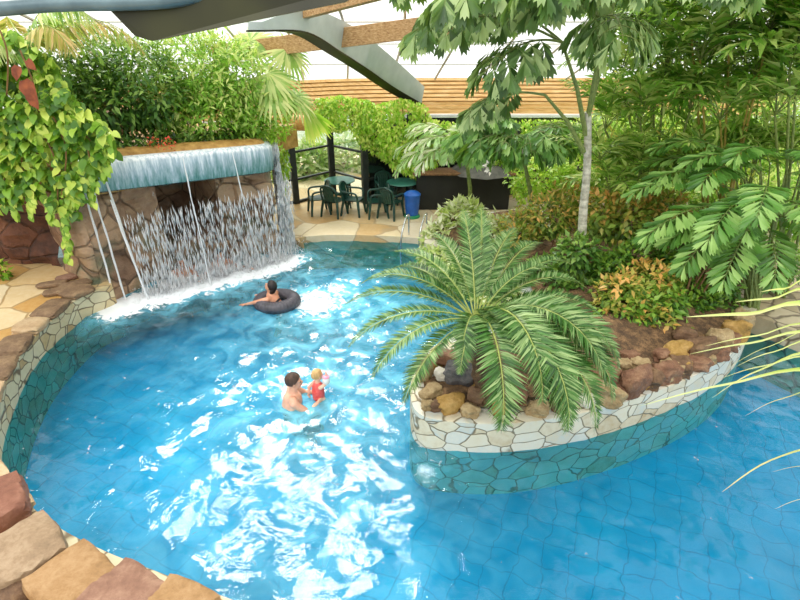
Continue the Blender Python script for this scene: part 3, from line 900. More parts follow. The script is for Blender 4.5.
# coved timber fascia
cove = [(-9, 14.2), (-5.5, 14.7), (-3.2, 15.2), (-1.6, 15.8), (0, 16.05), (3, 16.1), (7, 16.0), (11, 15.6)]
cv = catmull([(x, y, 0) for x, y in cove], 8)
P = []
for i, p in enumerate(cv):
    a = cv[max(0, i-1)]; b = cv[min(len(cv)-1, i+1)]; t = (b-a).normalized(); nr = Vector((t.y, -t.x, 0))
    row = []
    for j in range(10):
        q = j/9; z0 = 3.42 - .92*q; o0 = .0 + .42*math.sin(q*PI*.5)**1.4
        for k, (dz, do) in enumerate(((0, .0), (-.065, .05), (-.088, .0))):
            if j == 9 and k: break
            row.append(p + nr*(o0*1.0+(do if j < 6 else do*.25)-.1) + Vector((0, 0, z0+dz)))
    P.append(row)
struct(MB().grid(P).build('trim_2_slatted_cove', M_slat, smooth=False))
P = [[p + Vector((0, -.42, 2.50)), p+Vector((0, -.42, 2.42)), p+Vector((0, .3, 2.42))] for p in cv]
struct(MB().grid(P).build('trim_3_soffit', M_white, smooth=False))
lg = MB().tube([at(258, 122, Y=14.0), at(306, 123, Y=14.3)], [.2, .2], 16).build('round_log', M_log)
tag(lg, 'thick round orange timber log under the roof edge beside the fan palm', 'log')

# roof: sheets, bars, purlins, arches
def roof_z(y): return 3.42 + (16.1-y)*.40 - .012*(16.1-y)**2
P = [[Vector((x, y, roof_z(y)+.02)) for y in np.linspace(16.1, 6.5, 14)] for x in np.linspace(-12, 12, 13)]
struct(MB().grid(P).build('roof', M_glaze))
for x in np.arange(-11.5, 12, 1.25):
    pts = [Vector((x + .35*math.sin((16.1-y)*.35), y, roof_z(y)-.02)) for y in np.linspace(16.1, 6.5, 14)]
    struct(MB().tube(pts, .03, 5).build('trim_4_roof_bar', M_bar))
for y in (14.9, 13.4, 12.0):
    struct(MB().tube([(-12, y, roof_z(y)-.03), (12, y, roof_z(y)-.03)], .014, 5).build('trim_5_roof_wire', M_bar))
def beam(name, a, b, w, h, mat):
    d = (b-a).normalized(); sx = d.cross(Vector((0, 0, 1))).normalized(); uz = sx.cross(d)
    M = Matrix((d, sx, uz)).transposed()
    return struct(MB().box((a+b)/2, ((b-a).length, w, h), axis=M).build(name, mat, smooth=False, bevel=.01))
# laminated purlins
def on_roof(u, v, dz):
    # walk the sight line to the roof
    for y in np.arange(6.6, 16.1, .02):
        p = at(u, v, Y=float(y))
        if p.z + dz >= roof_z(y)-.001 and y > 6.8 and p.z < roof_z(y)+1: pass
    best = min(np.arange(6.6, 16.1, .02), key=lambda y: abs(at(u, v, Y=float(y)).z - (roof_z(float(y))-dz)))
    return at(u, v, Y=float(best))
beam('beam_1', on_roof(215, 54, .3), on_roof(560, 10, .3), .22, .36, M_timber)
beam('beam_2', on_roof(290, 13, .2), on_roof(420, -22, .2), .2, .3, M_timber)
# arched steel plate
arch_up = [(255, 22), (300, 9), (340, 22), (372, 44), (398, 66), (421, 87)]
arch_lo = [(255, 30), (300, 32), (335, 52), (362, 69), (390, 88), (418, 104)]
Ys = [9.8, 10.6, 11.8, 13.0, 14.2, 15.2]
up = catmull([at(u, v, Y=y) for (u, v), y in zip(arch_up, Ys)], 6); lo = catmull([at(u, v, Y=y) for (u, v), y in zip(arch_lo, Ys)], 6)
mb = MB(); P = []
for a, b in zip(up, lo):
    o = Vector((.10, .06, 0)); P.append([a-o, a+o, b+o, b-o, a-o])
mb.grid(P)
n = len(up); mb.f.append((0, 1, 2, 3)); mb.f.append(tuple((n-1)*5+k for k in range(4)))
struct(mb.build('beam_3_arch', M_steel))
P = []
for a, b in zip(up, lo):
    d = (b-a).normalized(); o = Vector((.13, .08, 0)); P.append([b-o, b+o, b+o+d*.03, b-o+d*.03, b-o])
struct(MB().grid(P).build('beam_4_flange', M_darksteel))
# dark plate and curved tube crossing above, nearer the viewer
pl = [at(104, 4, Y=7.9), at(135, 36, Y=7.9), at(152, 41, Y=7.9), at(345, 2, Y=8.1), at(380, -20, Y=8.2), at(150, -40, Y=7.9), at(60, -30, Y=7.9)]
mb = MB(); n = len(pl); o = Vector((0, .12, 0))
mb.add([p for p in pl]+[p+o for p in pl], [tuple(range(n)), tuple(range(2*n-1, n-1, -1))]+[(i, (i+1) % n, n+(i+1) % n, n+i) for i in range(n)])
struct(mb.build('beam_5_plate', M_darksteel, smooth=False))
bt = [at(-420, 40, Y=7.4), at(-200, 22, Y=7.5), at(-60, 14, Y=7.6), at(0, 9, Y=7.6), at(60, 4.5, Y=7.7), at(120, 3.5, Y=7.8), at(170, 1, Y=7.9), at(210, -8, Y=8.1), at(240, -20, Y=8.3)]
struct(MB().tube(catmull(bt, 5), .085, 12).build('beam_6_tube', M_bluesteel))

# ================================================================ PLANTS
def blob(u, v, Y, ru, rv, ry=None):
    c = at(u, v, Y=Y); k = Y/1.03/F_PX
    return (tuple(c), (ru*k, ry if ry else (ru+rv)*k*.45, rv*k))
def curtain_leaves(poly, Yf, n, lv, size, tint=(.1, 1), d0=(0, -.35, -.75), u0=(0, -.75, .6), jit=.7, w=1.0, thick=.12):
    us = [p[0] for p in poly]; vs = [p[1] for p in poly]; k = 0
    while k < n:
        u, v = rnd(min(us), max(us)), rnd(min(vs), max(vs))
        if not point_in(poly, u, v): continue
        if noise.noise(Vector((u*.06, v*.06, 3.1))) < -.42 and R.random() < .7: k += 1; continue
        p = at(u, v, Y=Yf(u, v) + rnd(-thick, thick) + .22*noise.noise(Vector((u*.05, v*.05, 9))))
        lv.add(p, Vector(d0)+rvec()*jit, Vector(u0)+rvec()*.5, size*rnd(.65, 1.25), min(1, max(0, rnd(*tint)+.25*noise.noise(Vector((u*.04, v*.04, 1))))), w)
        k += 1

# -- climbing vine over the left rock wall
root = thing('climbing_vine', 'big yellow-green heart-leaved vine draped over the left rock wall', 'vine', tuple(at(30, 190, Y=9.3)))
lv = Leaves()
curtain_leaves([(-110, 45), (10, 28), (50, 55), (78, 100), (112, 128), (116, 158), (100, 178), (84, 190), (78, 215), (60, 218), (46, 205), (30, 196), (12, 208), (-110, 205)], lambda u, v: 8.75 - .0*u + (.35 if v < 90 else 0), 3300, lv, .17, (-.1, .9))
for (u0, v0, n) in ((65, 200, 46), (14, 200, 12), (30, 190, 20), (92, 170, 26), (52, 205, 14), (104, 160, 14)):
    for k in range(n):
        p = at(u0+rnd(-4, 4)*(1-.4*k/n)+k*.06, v0+k*1.35+rnd(-2, 2), Y=8.7+rnd(-.05, .05))
        lv.add(p, (rnd(-.7, .7), -.3, -.8), (0, -.8, .5), .13*rnd(.8, 1.2), rnd(.2, .9))
lv.build('foliage', LEAF_HEART, M_pothos, root)
for pts in ([(28, 190), (20, 140), (35, 95), (20, 50)], [(70, 240), (62, 200), (66, 150), (50, 110)], [(58, 205), (55, 160), (40, 130)], [(105, 168), (98, 150), (80, 130)], [(5, 120), (8, 60), (0, 30)], [(92, 190), (88, 150), (70, 120)]):
    q = catmull([at(u, v, Y=8.72) for u, v in pts], 5)
    MB().tube(q, .013, 5).build('vine_stem', M_vine, root)
dl = Leaves()
for (u, v, s, d) in ((24, 80, .34, (.3, -.2, -.9)), (30, 92, .26, (.2, -.2, -1)), (18, 66, .22, (-.3, -.3, -.8)), (27, 60, .18, (.4, -.2, -.5))):
    dl.add(at(u, v, Y=8.55), d, (0, -.9, .2), s, .5)
dl.build('dead_leaf', LEAF_HEART, M_deadleaf, root)
tag(root.children[-1], 'curled rust-brown dead leaves among the green')

# little fern at the very left edge of the terrace
sh = shrub('terrace_plant', 'small leafy plant at the foot of the left rock wall, at the frame edge', 'plant', (-7.78, 9.2, .42), [((-7.7, 9.1, .60), (.16, .12, .2))], 60, .15, LEAF_OVATE, M_pothos, 3)

# -- feather palm with drying fronds, top left
root = thing('feather_palm', 'feather palm at the top left with drooping half-dried fronds', 'palm', tuple(at(40, 110, Y=9.9)))
base = at(28, 62, Y=9.6)
MB().tube([at(40, 110, Y=9.9), at(34, 85, Y=9.75), base], [.10, .09, .07], 8).build('trunk', M_brownstem, root)
for i, (a, e, L, dr, m) in enumerate([(rad(10), rad(52), 2.3, rad(120), M_dryfrond), (rad(-30), rad(60), 1.7, rad(130), M_dryfrond), (rad(170), rad(40), 1.5, rad(90), M_fanpalm), (rad(-95), rad(45), 1.4, rad(95), M_fanpalm), (rad(60), rad(60), 1.6, rad(95), M_fanpalm), (rad(-140), rad(50), 1.5, rad(110), M_fanpalm), (rad(130), rad(62), 1.6, rad(95), M_dryfrond), (rad(-10), rad(72), 1.9, rad(120), M_fanpalm)]):
    frond_part(root, base, a, e, L, dr, 34, .55, LEAF_NARROW, m, .016, M_cyrib, ang=rad(48), vee=rad(6), droopleaf=.75, tint=(.1, 1), s0=.2)

# -- bushes on and behind the waterfall
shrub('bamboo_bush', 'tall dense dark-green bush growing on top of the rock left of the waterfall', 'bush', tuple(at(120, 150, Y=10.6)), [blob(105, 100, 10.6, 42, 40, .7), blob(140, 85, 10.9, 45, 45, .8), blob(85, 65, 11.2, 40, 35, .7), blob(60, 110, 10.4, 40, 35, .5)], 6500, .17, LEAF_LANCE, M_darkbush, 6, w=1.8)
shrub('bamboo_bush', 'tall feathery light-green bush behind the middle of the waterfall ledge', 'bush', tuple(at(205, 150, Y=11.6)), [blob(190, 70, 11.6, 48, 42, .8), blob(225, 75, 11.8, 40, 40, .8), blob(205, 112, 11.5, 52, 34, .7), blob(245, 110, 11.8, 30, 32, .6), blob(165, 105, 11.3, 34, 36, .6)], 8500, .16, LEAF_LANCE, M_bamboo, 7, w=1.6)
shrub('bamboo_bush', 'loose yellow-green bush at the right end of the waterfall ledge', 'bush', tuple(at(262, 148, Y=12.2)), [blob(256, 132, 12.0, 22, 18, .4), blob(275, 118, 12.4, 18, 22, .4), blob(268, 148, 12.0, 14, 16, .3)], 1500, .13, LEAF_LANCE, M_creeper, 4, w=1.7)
lv = Leaves()
root = thing('ground_cover', 'low leafy ground cover with tiny red flowers along the waterfall rim', 'plant', tuple(at(170, 152, Y=10.6)))
for i in range(1500):
    s = rnd(-.02, .95); p, nr = lip_line(s*.8)
    lv.add(p - nr*rnd(.40, 1.0) + Vector((0, 0, lipz(s)+.0+abs(R.gauss(0, .13)))), rvec()+Vector((0, 0, .3)), (0, -.3, 1), .12*rnd(.6, 1.2), rnd(0, .9))
lv.build('foliage', LEAF_OVATE, M_darkbush, root)
lv = Leaves()
for i in range(70):
    p = at(rnd(148, 175), rnd(138, 150), Y=9.95+rnd(-.1, .2)); lv.add(p, rvec(), (0, -.5, 1), .06, .5)
lv.build('flower', LEAF_OVATE, simple_mat('red_petal', '#c03420', '#e8643c', 6), root, 'stuff')
tag(root.children[-1], 'tiny orange-red flowers', None)

# -- fan palms above the waterfall's right end
def fan_leaf(root, base, hub, facing, size, n=26, mat=M_fanpalm, spread=rad(300), axis=None):
    hub = Vector(hub); base = Vector(base); f = Vector(facing).normalized()
    ax = (hub-base).normalized() if axis is None else Vector(axis).normalized()
    ax = (ax - f*ax.dot(f)).normalized(); sx = f.cross(ax)
    lv = Leaves()
    for i in range(n):
        a = -spread/2 + spread*i/(n-1)
        d = ax*math.cos(a) + sx*math.sin(a) - f*.15; d.z -= .18
        lv.add(hub, d, f, size*(.75+.25*math.cos(a*.5))*rnd(.92, 1.06), rnd(.2, 1))
    o = lv.build('fan_frond', LEAF_STRAP, mat, root)
    mid = base.lerp(hub, .5)+Vector((0, 0, .08))
    rb = MB().tube([base, mid, hub], [.016, .012, .009], 5).build('frond_stalk', M_cyrib, None)
    rb.parent = o; rb.location = -parent_world(root)
    return o
root = thing('fan_palm', 'fan palm with pale splayed fronds rising behind the waterfall bushes', 'palm', tuple(at(250, 150, Y=12.5)))
MB().tube([at(250, 150, Y=12.5), at(246, 120, Y=12.4), at(240, 100, Y=12.3)], [.11, .10, .08], 8).build('trunk', M_brownstem, root)
b0 = at(240, 100, Y=12.3)
for (u, v, Y, f, sz, axs) in [(268, 74, 11.9, (.2, -.6, .8), .85, (.8, 0, -.3)), (287, 50, 12.4, (.5, -.7, .5), .75, (.9, 0, -.5)), (250, 42, 12.6, (-.1, -.8, .6), .8, (.2, 0, 1)), (272, 92, 11.8, (.1, -.5, .85), .8, (.5, 0, -.8)), (296, 98, 12.2, (.3, -.6, .7), .6, (.8, 0, -.6)), (225, 60, 12.4, (-.3, -.7, .6), .8, (-.6, 0, .6))]:
    fan_leaf(root, b0, at(u, v, Y=Y), f, sz, axis=axs)
root = thing('fan_palm', 'single green drooping fan frond beside the orange log under the roof edge', 'palm', tuple(at(300, 122, Y=13.4)))
fan_leaf(root, at(296, 120, Y=13.4), at(305, 108, Y=13.3), (.25, -.9, .3), .95, 14, M_creeper, rad(70), (.6, 0, -.9))

# -- creeper hanging from the roof edge
def hang(name, label, poly, Y, n, size, mat, tmpl, stems, tint=(.1, 1), cat='creeper'):
    us = [p[0] for p in poly]; vs = [p[1] for p in poly]
    root = thing(name, label, cat, tuple(at(sum(us)/len(us), min(vs), Y=Y)))
    lv = Leaves(); curtain_leaves(poly, lambda u, v: Y, n, lv, size, tint, thick=.2)
    lv.build('foliage', tmpl, mat, root)
    for a, b in stems:
        q = catmull([at(*a, Y=Y), at((a[0]+b[0])/2+4, (a[1]+b[1])/2, Y=Y-.05), at(*b, Y=Y)], 5)
        MB().tube(q, .012, 5).build('vine_stem', M_vine, root)
    return root
hang('hanging_creeper', 'bright yellow-green creeper hanging over the glass wall, left of the arch foot', [(316, 98), (340, 94), (372, 100), (384, 118), (390, 160), (382, 158), (368, 150), (362, 146), (350, 128), (330, 132), (318, 124)], 14.6, 2500, .125, M_creeper, LEAF_OVATE, [((345, 100), (352, 126)), ((372, 104), (376, 150))])
hang('hanging_creeper', 'bright yellow-green creeper tumbling down below the foot of the grey arch', [(376, 104), (400, 97), (425, 103), (432, 118), (470, 124), (478, 150), (452, 160), (432, 166), (420, 180), (408, 174), (392, 168), (380, 152)], 14.4, 3600, .125, M_creeper, LEAF_OVATE, [((402, 104), (398, 160)), ((425, 110), (420, 165)), ((410, 104), (412, 150))])
hang('hanging_creeper', 'light-green creeper band under the cove between the arch and the palm trunk', [(450, 122), (480, 126), (520, 118), (575, 120), (580, 150), (555, 190), (520, 205), (505, 180), (470, 160), (448, 150)], 14.3, 3000, .12, M_creeper, LEAF_OVATE, [((480, 126), (490, 160)), ((540, 122), (535, 180))], (.1, .9))
hang('hedge', 'pale sunlit hedge of foliage behind the cane palms on the right', [(590, 112), (640, 105), (700, 112), (760, 118), (860, 120), (860, 220), (780, 230), (700, 210), (640, 215), (600, 195)], 13.4, 5200, .15, M_creeper, LEAF_OVATE, [((640, 112), (645, 200)), ((720, 116), (715, 200)), ((790, 120), (795, 210))], (.0, .9), 'hedge')
hang('hanging_creeper', 'creeper tangle between bay posts beside the right end of the waterfall', [(268, 140), (286, 134), (290, 165), (286, 200), (276, 195), (270, 165)], 13.5, 420, .12, M_creeper, LEAF_OVATE, [((280, 138), (280, 195))], (.0, .8))

# -- trees outside the glass
for i, (u, v, Y, ru, rv) in enumerate([(305, 172, 18.2, 34, 30), (352, 168, 19.2, 34, 34), (250, 150, 21, 40, 45), (410, 160, 22, 50, 40)]):
    c, r = blob(u, v, Y, ru, rv, 1.0)
    lab = ['pale green garden shrub seen through the leftmost glass bay', 'pale green garden shrub seen through the glass behind the first table', 'garden shrub outside behind the waterfall bushes', 'garden shrub outside behind the hanging creeper'][i]
    shrub('garden_shrub', lab, 'shrub', (c[0], c[1], 0.1), [(c, r)], 1500, .32, LEAF_OVATE, M_outside, 3, stem_r=.04)
struct(MB().prism([(-20, 16.2), (20, 16.2), (20, 40), (-20, 40)], -.1, .1).build('ground_outside', simple_mat('garden_paving', '#8a9a78', '#b8bca4', 1.5, .8), smooth=False))

# ---------------------------------------------------------------- cycad on the island tip
cb = at(487, 398, z=.55); cr = at(476, 322, Y=cb.y+.02)
root = thing('cycad', 'cycad palm with a rosette of stiff feathery fronds on the island tip', 'cycad', tuple(cb))
mb = MB(); n = 14; P = []
for i in range(13):
    q = i/12; p = cb.lerp(cr, q)
    P.append((p, .125+.02*math.sin(q*24) + .02*(1-q)))
mb.tube([p for p, r in P], [r for p, r in P], 12)
mb.build('trunk', M_cytrunk, root)
lvb = Leaves()
for i in range(240):
    q = rnd(.05, 1); a = rnd(0, 2*PI); p = cb.lerp(cr, q)+Vector((math.cos(a)*.12, math.sin(a)*.12, 0))
    lvb.add(p, (math.cos(a), math.sin(a), .5), (0, 0, 1), .09, .2)
# fronds: image direction of tip (dx right, dz up-ish) given as azimuth / elevation / length / droop
fr = [  # az, el, L, droop
 (178, 34, 1.62, 62), (168, 48, 1.55, 78), (196, 26, 1.62, 70), (212, 22, 1.55, 72), (150, 62, 1.35, 70), (228, 10, 1.45, 60),
 (118, 66, 1.25, 55), (100, 74, 1.35, 40), (80, 70, 1.45, 45), (62, 62, 1.45, 60), (48, 50, 1.6, 62), (30, 44, 1.7, 70),
 (12, 48, 1.5, 80), (0, 36, 1.6, 78), (-18, 40, 1.5, 92), (-38, 34, 2.0, 104), (-52, 28, 2.05, 102), (-64, 40, 2.1, 116),
 (-88, 40, 1.95, 132), (-104, 40, 1.1, 116), (-26, 24, 1.8, 92), (-45, 48, 1.9, 116), (-58, 20, 1.8, 92), (-72, 52, 1.9, 128), (-32, 42, 1.9, 104), (140, 40, 1.5, 70), (250, 48, .95, 110), (20, 62, 1.2, 80), (-75, 60, .9, 110)]
top = cr + Vector((0, 0, .05))
for az, el, L, dr in fr:
    a = rad(az)
    frond_part(root, top+Vector((math.cos(a)*.05, math.sin(a)*.05, 0)), a, rad(el), L, rad(dr+10), 100, .29 if L > 1.78 else .185, LEAF_NARROW, M_cycad, .013, M_cyrib, ang=rad(62), vee=rad(20), s0=.16, w=.95, tint=(.1, .9), jitter=.07, side=rad(rnd(-8, 8)), taper=lambda s: min(1, .45+3*(s-.14))*min(1, .28+2.6*(1-s)))

# ---------------------------------------------------------------- tall fishtail palm
tb = at(583, 262, Y=8.6); tb.z = soil_z(tb.x, tb.y)-.02
root = thing('fishtail_palm', 'tall fishtail palm with a pale ringed trunk and dark jagged leaflets under the roof', 'palm', tuple(tb))
j = at(587, 170, Y=8.5); k = at(588, 112, Y=8.4)
MB().tube(catmull([tb, at(583, 215, Y=8.55), j, k], 5), [.085-.03*i/15 for i in range(16)], 10).build('trunk', M_trunk, root)
forks = [at(600, 22, Y=8.0), at(562, 42, Y=8.2), at(545, 95, Y=8.2), at(614, 2, Y=8.3)]
for i, f in enumerate(forks):
    s0 = [at(588, 118, Y=8.4), at(586, 135, Y=8.42), at(584, 152, Y=8.45), at(589, 112, Y=8.4)][i]
    MB().tube([s0, s0.lerp(f, .5)+Vector((.03, 0, .04)), f], [.042, .03, .02], 7).build('crown_stem', M_stem, root)
ff = [  # base idx, az, el, L, droop, npin, pinL, size
 (0, 176, 36, 2.9, 62, 7, .85, .29), (0, 200, 34, 2.6, 70, 6, .8, .29), (1, 186, 24, 2.2, 50, 6, .75, .28), (0, 228, 42, 2.2, 80, 6, .75, .30), (1, 155, 35, 2.2, 60, 6, .7, .28),
 (3, 250, 42, 1.8, 85, 6, .75, .31), (3, 300, 35, 1.9, 70, 6, .7, .29), (0, 120, 50, 2.0, 70, 6, .7, .28), (3, 340, 40, 2.0, 70, 6, .7, .28),
 (1, 215, 8, 1.5, 55, 5, .6, .27), (0, 265, 15, 1.3, 60, 5, .6, .29), (2, 185, 10, 1.2, 50, 4, .5, .25), (3, 60, 20, 1.6, 60, 5, .6, .28), (3, 200, 30, 1.6, 80, 6, .7, .30)]
for (bi, az, el, L, dr, npin, pl_, sz) in ff:
    b = forks[bi]
    bipinnate_frond(root, b, rad(az), rad(el), L, rad(dr), npin, pl_, 5, sz, M_fishtail, tint=(.0, 1.0), w=.9, dl=.95)

# pale, nearer fronds reaching into the top
root = thing('fishtail_palm', 'pale grey-green drooping fishtail palm in front of the dark bar behind the pool rail', 'palm', tuple(at(470, 218, Y=12.1)))
hub = at(466, 156, Y=12.2)
MB().tube([at(470, 218, Y=12.1), at(470, 188, Y=12.2), hub], [.06, .05, .04], 8).build('trunk', M_stem, root)
for (az, el, L, dr) in [(185, 40, 1.9, 95), (202, 28, 2.0, 90), (168, 50, 1.6, 80), (222, 35, 1.8, 100), (245, 50, 1.5, 110), (285, 45, 1.3, 100), (325, 40, 1.4, 80), (0, 45, 1.5, 80), (90, 60, 1.2, 70), (192, 62, 1.7, 90), (212, 55, 1.6, 105), (178, 22, 1.7, 75)]:
    frond_part(root, hub, rad(az), rad(el), L, rad(dr), 12, .50, LEAF_FISH, M_fishpale, .014, M_stem, ang=rad(55), vee=rad(4), s0=.12, w=.5, droopleaf=.35, tint=(.1, 1.0), jitter=.2)
root = thing('fishtail_palm', 'mid-green fishtail palm with white blossoms left of the pale trunk', 'palm', tuple(at(535, 250, Y=10.8)))
hub = at(520, 140, Y=11.0)
MB().tube([at(535, 250, Y=10.8), at(530, 190, Y=10.9), hub], [.05, .045, .03], 8).build('trunk', M_stem, root)
for (az, el, L, dr) in [(180, 30, 1.5, 70), (210, 25, 1.4, 70), (160, 50, 1.3, 70), (240, 30, 1.3, 80), (270, 30, 1.2, 80), (300, 35, 1.3, 80), (330, 40, 1.3, 80), (0, 40, 1.3, 70), (190, 60, 1.2, 70)]:
    bipinnate_frond(root, hub, rad(az), rad(el), L, rad(dr), 5, .5, 5, .30, M_fishgreen, tint=(.0, .9), w=.8, dl=.6)
lv = Leaves()
for (u, v) in ((488, 165), (490, 170), (521, 151), (545, 160)):
    for _ in range(5): lv.add(at(u+rnd(-2, 2), v+rnd(-2, 2), Y=10.0), rvec(), (0, -1, .3), .11, .5)
lv.build('blossom', LEAF_OVATE, simple_mat('white_petal', '#e8dcc8', '#fff8f0', 6), root)

# fresh green fishtail clump at the right, nearest to the viewer
rb_ = at(752, 300, z=.45)
root = thing('fishtail_palm', 'bushy fresh-green fishtail palm leaning over the right end of the island', 'palm', (rb_.x-.15, rb_.y-.25, .44))
for (u, v, Y, az, el, L, dr) in [(735, 190, 8.3, 190, 20, 1.5, 45), (730, 205, 8.2, 205, 10, 1.5, 45), (745, 215, 8.1, 215, 0, 1.4, 45), (750, 190, 8.3, 240, 15, 1.3, 60), (745, 180, 8.5, 170, 30, 1.4, 60), (770, 200, 8.2, 270, 20, 1.2, 70), (780, 190, 8.3, 320, 25, 1.3, 70),
                               (790, 205, 8.3, 350, 20, 1.3, 60), (765, 225, 8.1, 250, 0, 1.1, 50), (740, 235, 8.1, 195, -5, 1.0, 45), (795, 225, 8.2, 300, 5, 1.1, 55), (720, 225, 8.3, 180, 10, 1.1, 50), (745, 200, 8.0, 225, 12, 1.3, 55), (755, 210, 8.0, 195, 2, 1.3, 40), (765, 190, 8.1, 235, 25, 1.3, 65), (735, 215, 8.2, 185, -2, 1.2, 40), (775, 215, 8.0, 285, 8, 1.2, 60), (750, 225, 7.95, 230, -5, 1.1, 50), (785, 175, 8.3, 300, 30, 1.3, 65), (760, 175, 8.4, 200, 35, 1.4, 60), (800, 210, 8.0, 260, 10, 1.2, 55), (720, 185, 8.5, 195, 30, 1.2, 60), (745, 165, 8.6, 180, 35, 1.3, 60), (770, 165, 8.5, 215, 40, 1.2, 70), (790, 165, 8.5, 250, 40, 1.2, 75), (735, 175, 8.5, 220, 30, 1.1, 65)]:
    b = at(u, v, Y=Y)
    MB().tube(catmull([Vector((rb_.x-.15+rnd(-.1, .1), rb_.y-.25+rnd(-.1, .1), .45)), Vector((rb_.x-.1, rb_.y-.2, .45)).lerp(b, .55)+Vector((0, 0, .12)), b], 4), [.02-.0012*i for i in range(9)], 6).build('cane', M_stem, root)
    frond_part(root, b, rad(az), rad(el), L*1.25, rad(dr), 15, .34, LEAF_FISH, M_fishgreen, .012, M_stem, ang=rad(58), vee=rad(4), s0=.08, w=.62, droopleaf=.22, tint=(.1, 1.0), jitter=.14, taper=lambda s: .75+.35*math.sin(PI*s))

# ---------------------------------------------------------------- cane palms on the right
def cane_palm(label, u, v, Y, heads, leaflet=.42, L=1.3, mat=M_cane, nf=8, name='cane_palm', canemat=M_stem, w=1.0):
    b = at(u, v, Y=Y); b.z = max(.32, soil_z(b.x, b.y) if point_in(soil_poly, b.x, b.y) else .30)-.02
    root = thing(name, label, 'palm', tuple(b))
    for (hu, hv, hy) in heads:
        h = at(hu, hv, Y=hy); s = b+Vector((rnd(-.15, .15), rnd(-.15, .15), 0))
        pts = catmull([s, s.lerp(h, .5)+Vector((rnd(-.05, .05), 0, .1)), h], 5)
        MB().tube(pts, [.026-.001*i for i in range(len(pts))], 7).build('cane', canemat, root)
        a0 = rnd(0, 360)
        for i in range(nf):
            frond_part(root, h, rad(a0+360*i/nf+rnd(-20, 20)), rad(rnd(35, 85)), L*rnd(.8, 1.2), rad(rnd(35, 100)), 17, leaflet, LEAF_LANCE, mat, .010, M_stem, ang=rad(50), vee=rad(8), s0=.2, w=w, droopleaf=.12, tint=(0, 1), jitter=.38)
    return root
cane_palm('cane palm with many slender stems right of the pale trunk', 655, 235, 9.6, [(640, 120, 9.4), (620, 80, 9.6), (665, 70, 9.4), (690, 110, 9.2), (650, 40, 9.6), (605, 130, 9.8)])
cane_palm('tall cane palm in the upper right with yellowing canes', 725, 230, 9.3, [(700, 60, 9.0), (730, 30, 8.8), (755, 75, 8.8), (720, 120, 9.0), (770, 30, 8.6), (690, 20, 9.2)], .48, 1.5, canemat=simple_mat('yellow_cane', '#8c7a30', '#b8a04c', 12))
cane_palm('cane palm at the right frame edge with long narrow leaflets', 800, 250, 8.6, [(790, 60, 8.2), (820, 90, 8.0), (775, 115, 8.4), (800, 20, 8.2), (830, 40, 8.2)], .5, 1.5)
cane_palm('low cane palm between the pale trunk and the tall canes', 625, 250, 9.4, [(610, 190, 9.3), (640, 170, 9.2), (660, 190, 9.1), (690, 170, 9.0), (600, 160, 9.5)], .34, 1.0)
cane_palm('young cane palm below the tall one at the right', 770, 260, 9.4, [(760, 160, 9.2), (790, 150, 9.0), (740, 165, 9.3), (800, 175, 9.0)], .36, 1.1)

# ---------------------------------------------------------------- island shrubs
def isl_shrub(label, u, v, Y, blobs, n, size, mat, tmpl=LEAF_OVATE, stems=4, name='island_shrub', w=1.0, tint=(0, 1)):
    b = at(u, v, Y=Y); b.z = (soil_z(b.x, b.y) if point_in(soil_poly, b.x, b.y) else .47)-.02
    return shrub(name, label, 'shrub', tuple(b), blobs, n, size, tmpl, mat, stems, w=w, tint=tint)
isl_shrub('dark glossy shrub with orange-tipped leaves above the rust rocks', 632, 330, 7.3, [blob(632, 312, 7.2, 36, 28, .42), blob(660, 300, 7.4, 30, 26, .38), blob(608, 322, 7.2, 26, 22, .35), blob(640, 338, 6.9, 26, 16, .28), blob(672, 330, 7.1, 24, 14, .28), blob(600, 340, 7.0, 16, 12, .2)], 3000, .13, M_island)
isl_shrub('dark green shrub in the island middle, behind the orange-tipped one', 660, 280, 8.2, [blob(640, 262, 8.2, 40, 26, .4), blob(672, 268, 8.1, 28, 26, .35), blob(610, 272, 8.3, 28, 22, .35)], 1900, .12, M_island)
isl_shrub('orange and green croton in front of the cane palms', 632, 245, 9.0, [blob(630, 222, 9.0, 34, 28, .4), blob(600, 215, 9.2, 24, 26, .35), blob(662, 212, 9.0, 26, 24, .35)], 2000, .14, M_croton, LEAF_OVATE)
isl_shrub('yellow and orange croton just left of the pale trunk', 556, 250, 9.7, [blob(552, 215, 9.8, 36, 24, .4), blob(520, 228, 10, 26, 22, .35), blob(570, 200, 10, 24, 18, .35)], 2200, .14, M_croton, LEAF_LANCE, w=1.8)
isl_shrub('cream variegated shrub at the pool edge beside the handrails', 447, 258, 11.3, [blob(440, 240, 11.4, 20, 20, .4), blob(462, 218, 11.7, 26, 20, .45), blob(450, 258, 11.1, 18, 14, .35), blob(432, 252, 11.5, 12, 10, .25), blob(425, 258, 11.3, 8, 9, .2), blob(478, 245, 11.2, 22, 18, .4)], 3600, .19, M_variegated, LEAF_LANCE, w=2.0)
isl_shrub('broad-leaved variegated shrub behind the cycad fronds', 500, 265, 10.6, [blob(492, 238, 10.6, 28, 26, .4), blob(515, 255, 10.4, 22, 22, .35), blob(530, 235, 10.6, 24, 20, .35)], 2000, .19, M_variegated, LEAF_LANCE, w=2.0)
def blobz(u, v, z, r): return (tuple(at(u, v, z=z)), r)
isl_shrub('low spreading shrub hiding the water edge behind the cycad', 500, 288, 9.6, [blobz(432, 258, .35, (.34, .3, .28)), blobz(445, 268, .35, (.36, .3, .28)), blobz(462, 276, .4, (.38, .32, .3)), blobz(482, 286, .4, (.38, .32, .3)), blobz(504, 298, .4, (.34, .3, .3)), blobz(522, 314, .4, (.28, .26, .26))], 3000, .13, M_variegated, LEAF_OVATE, 6)
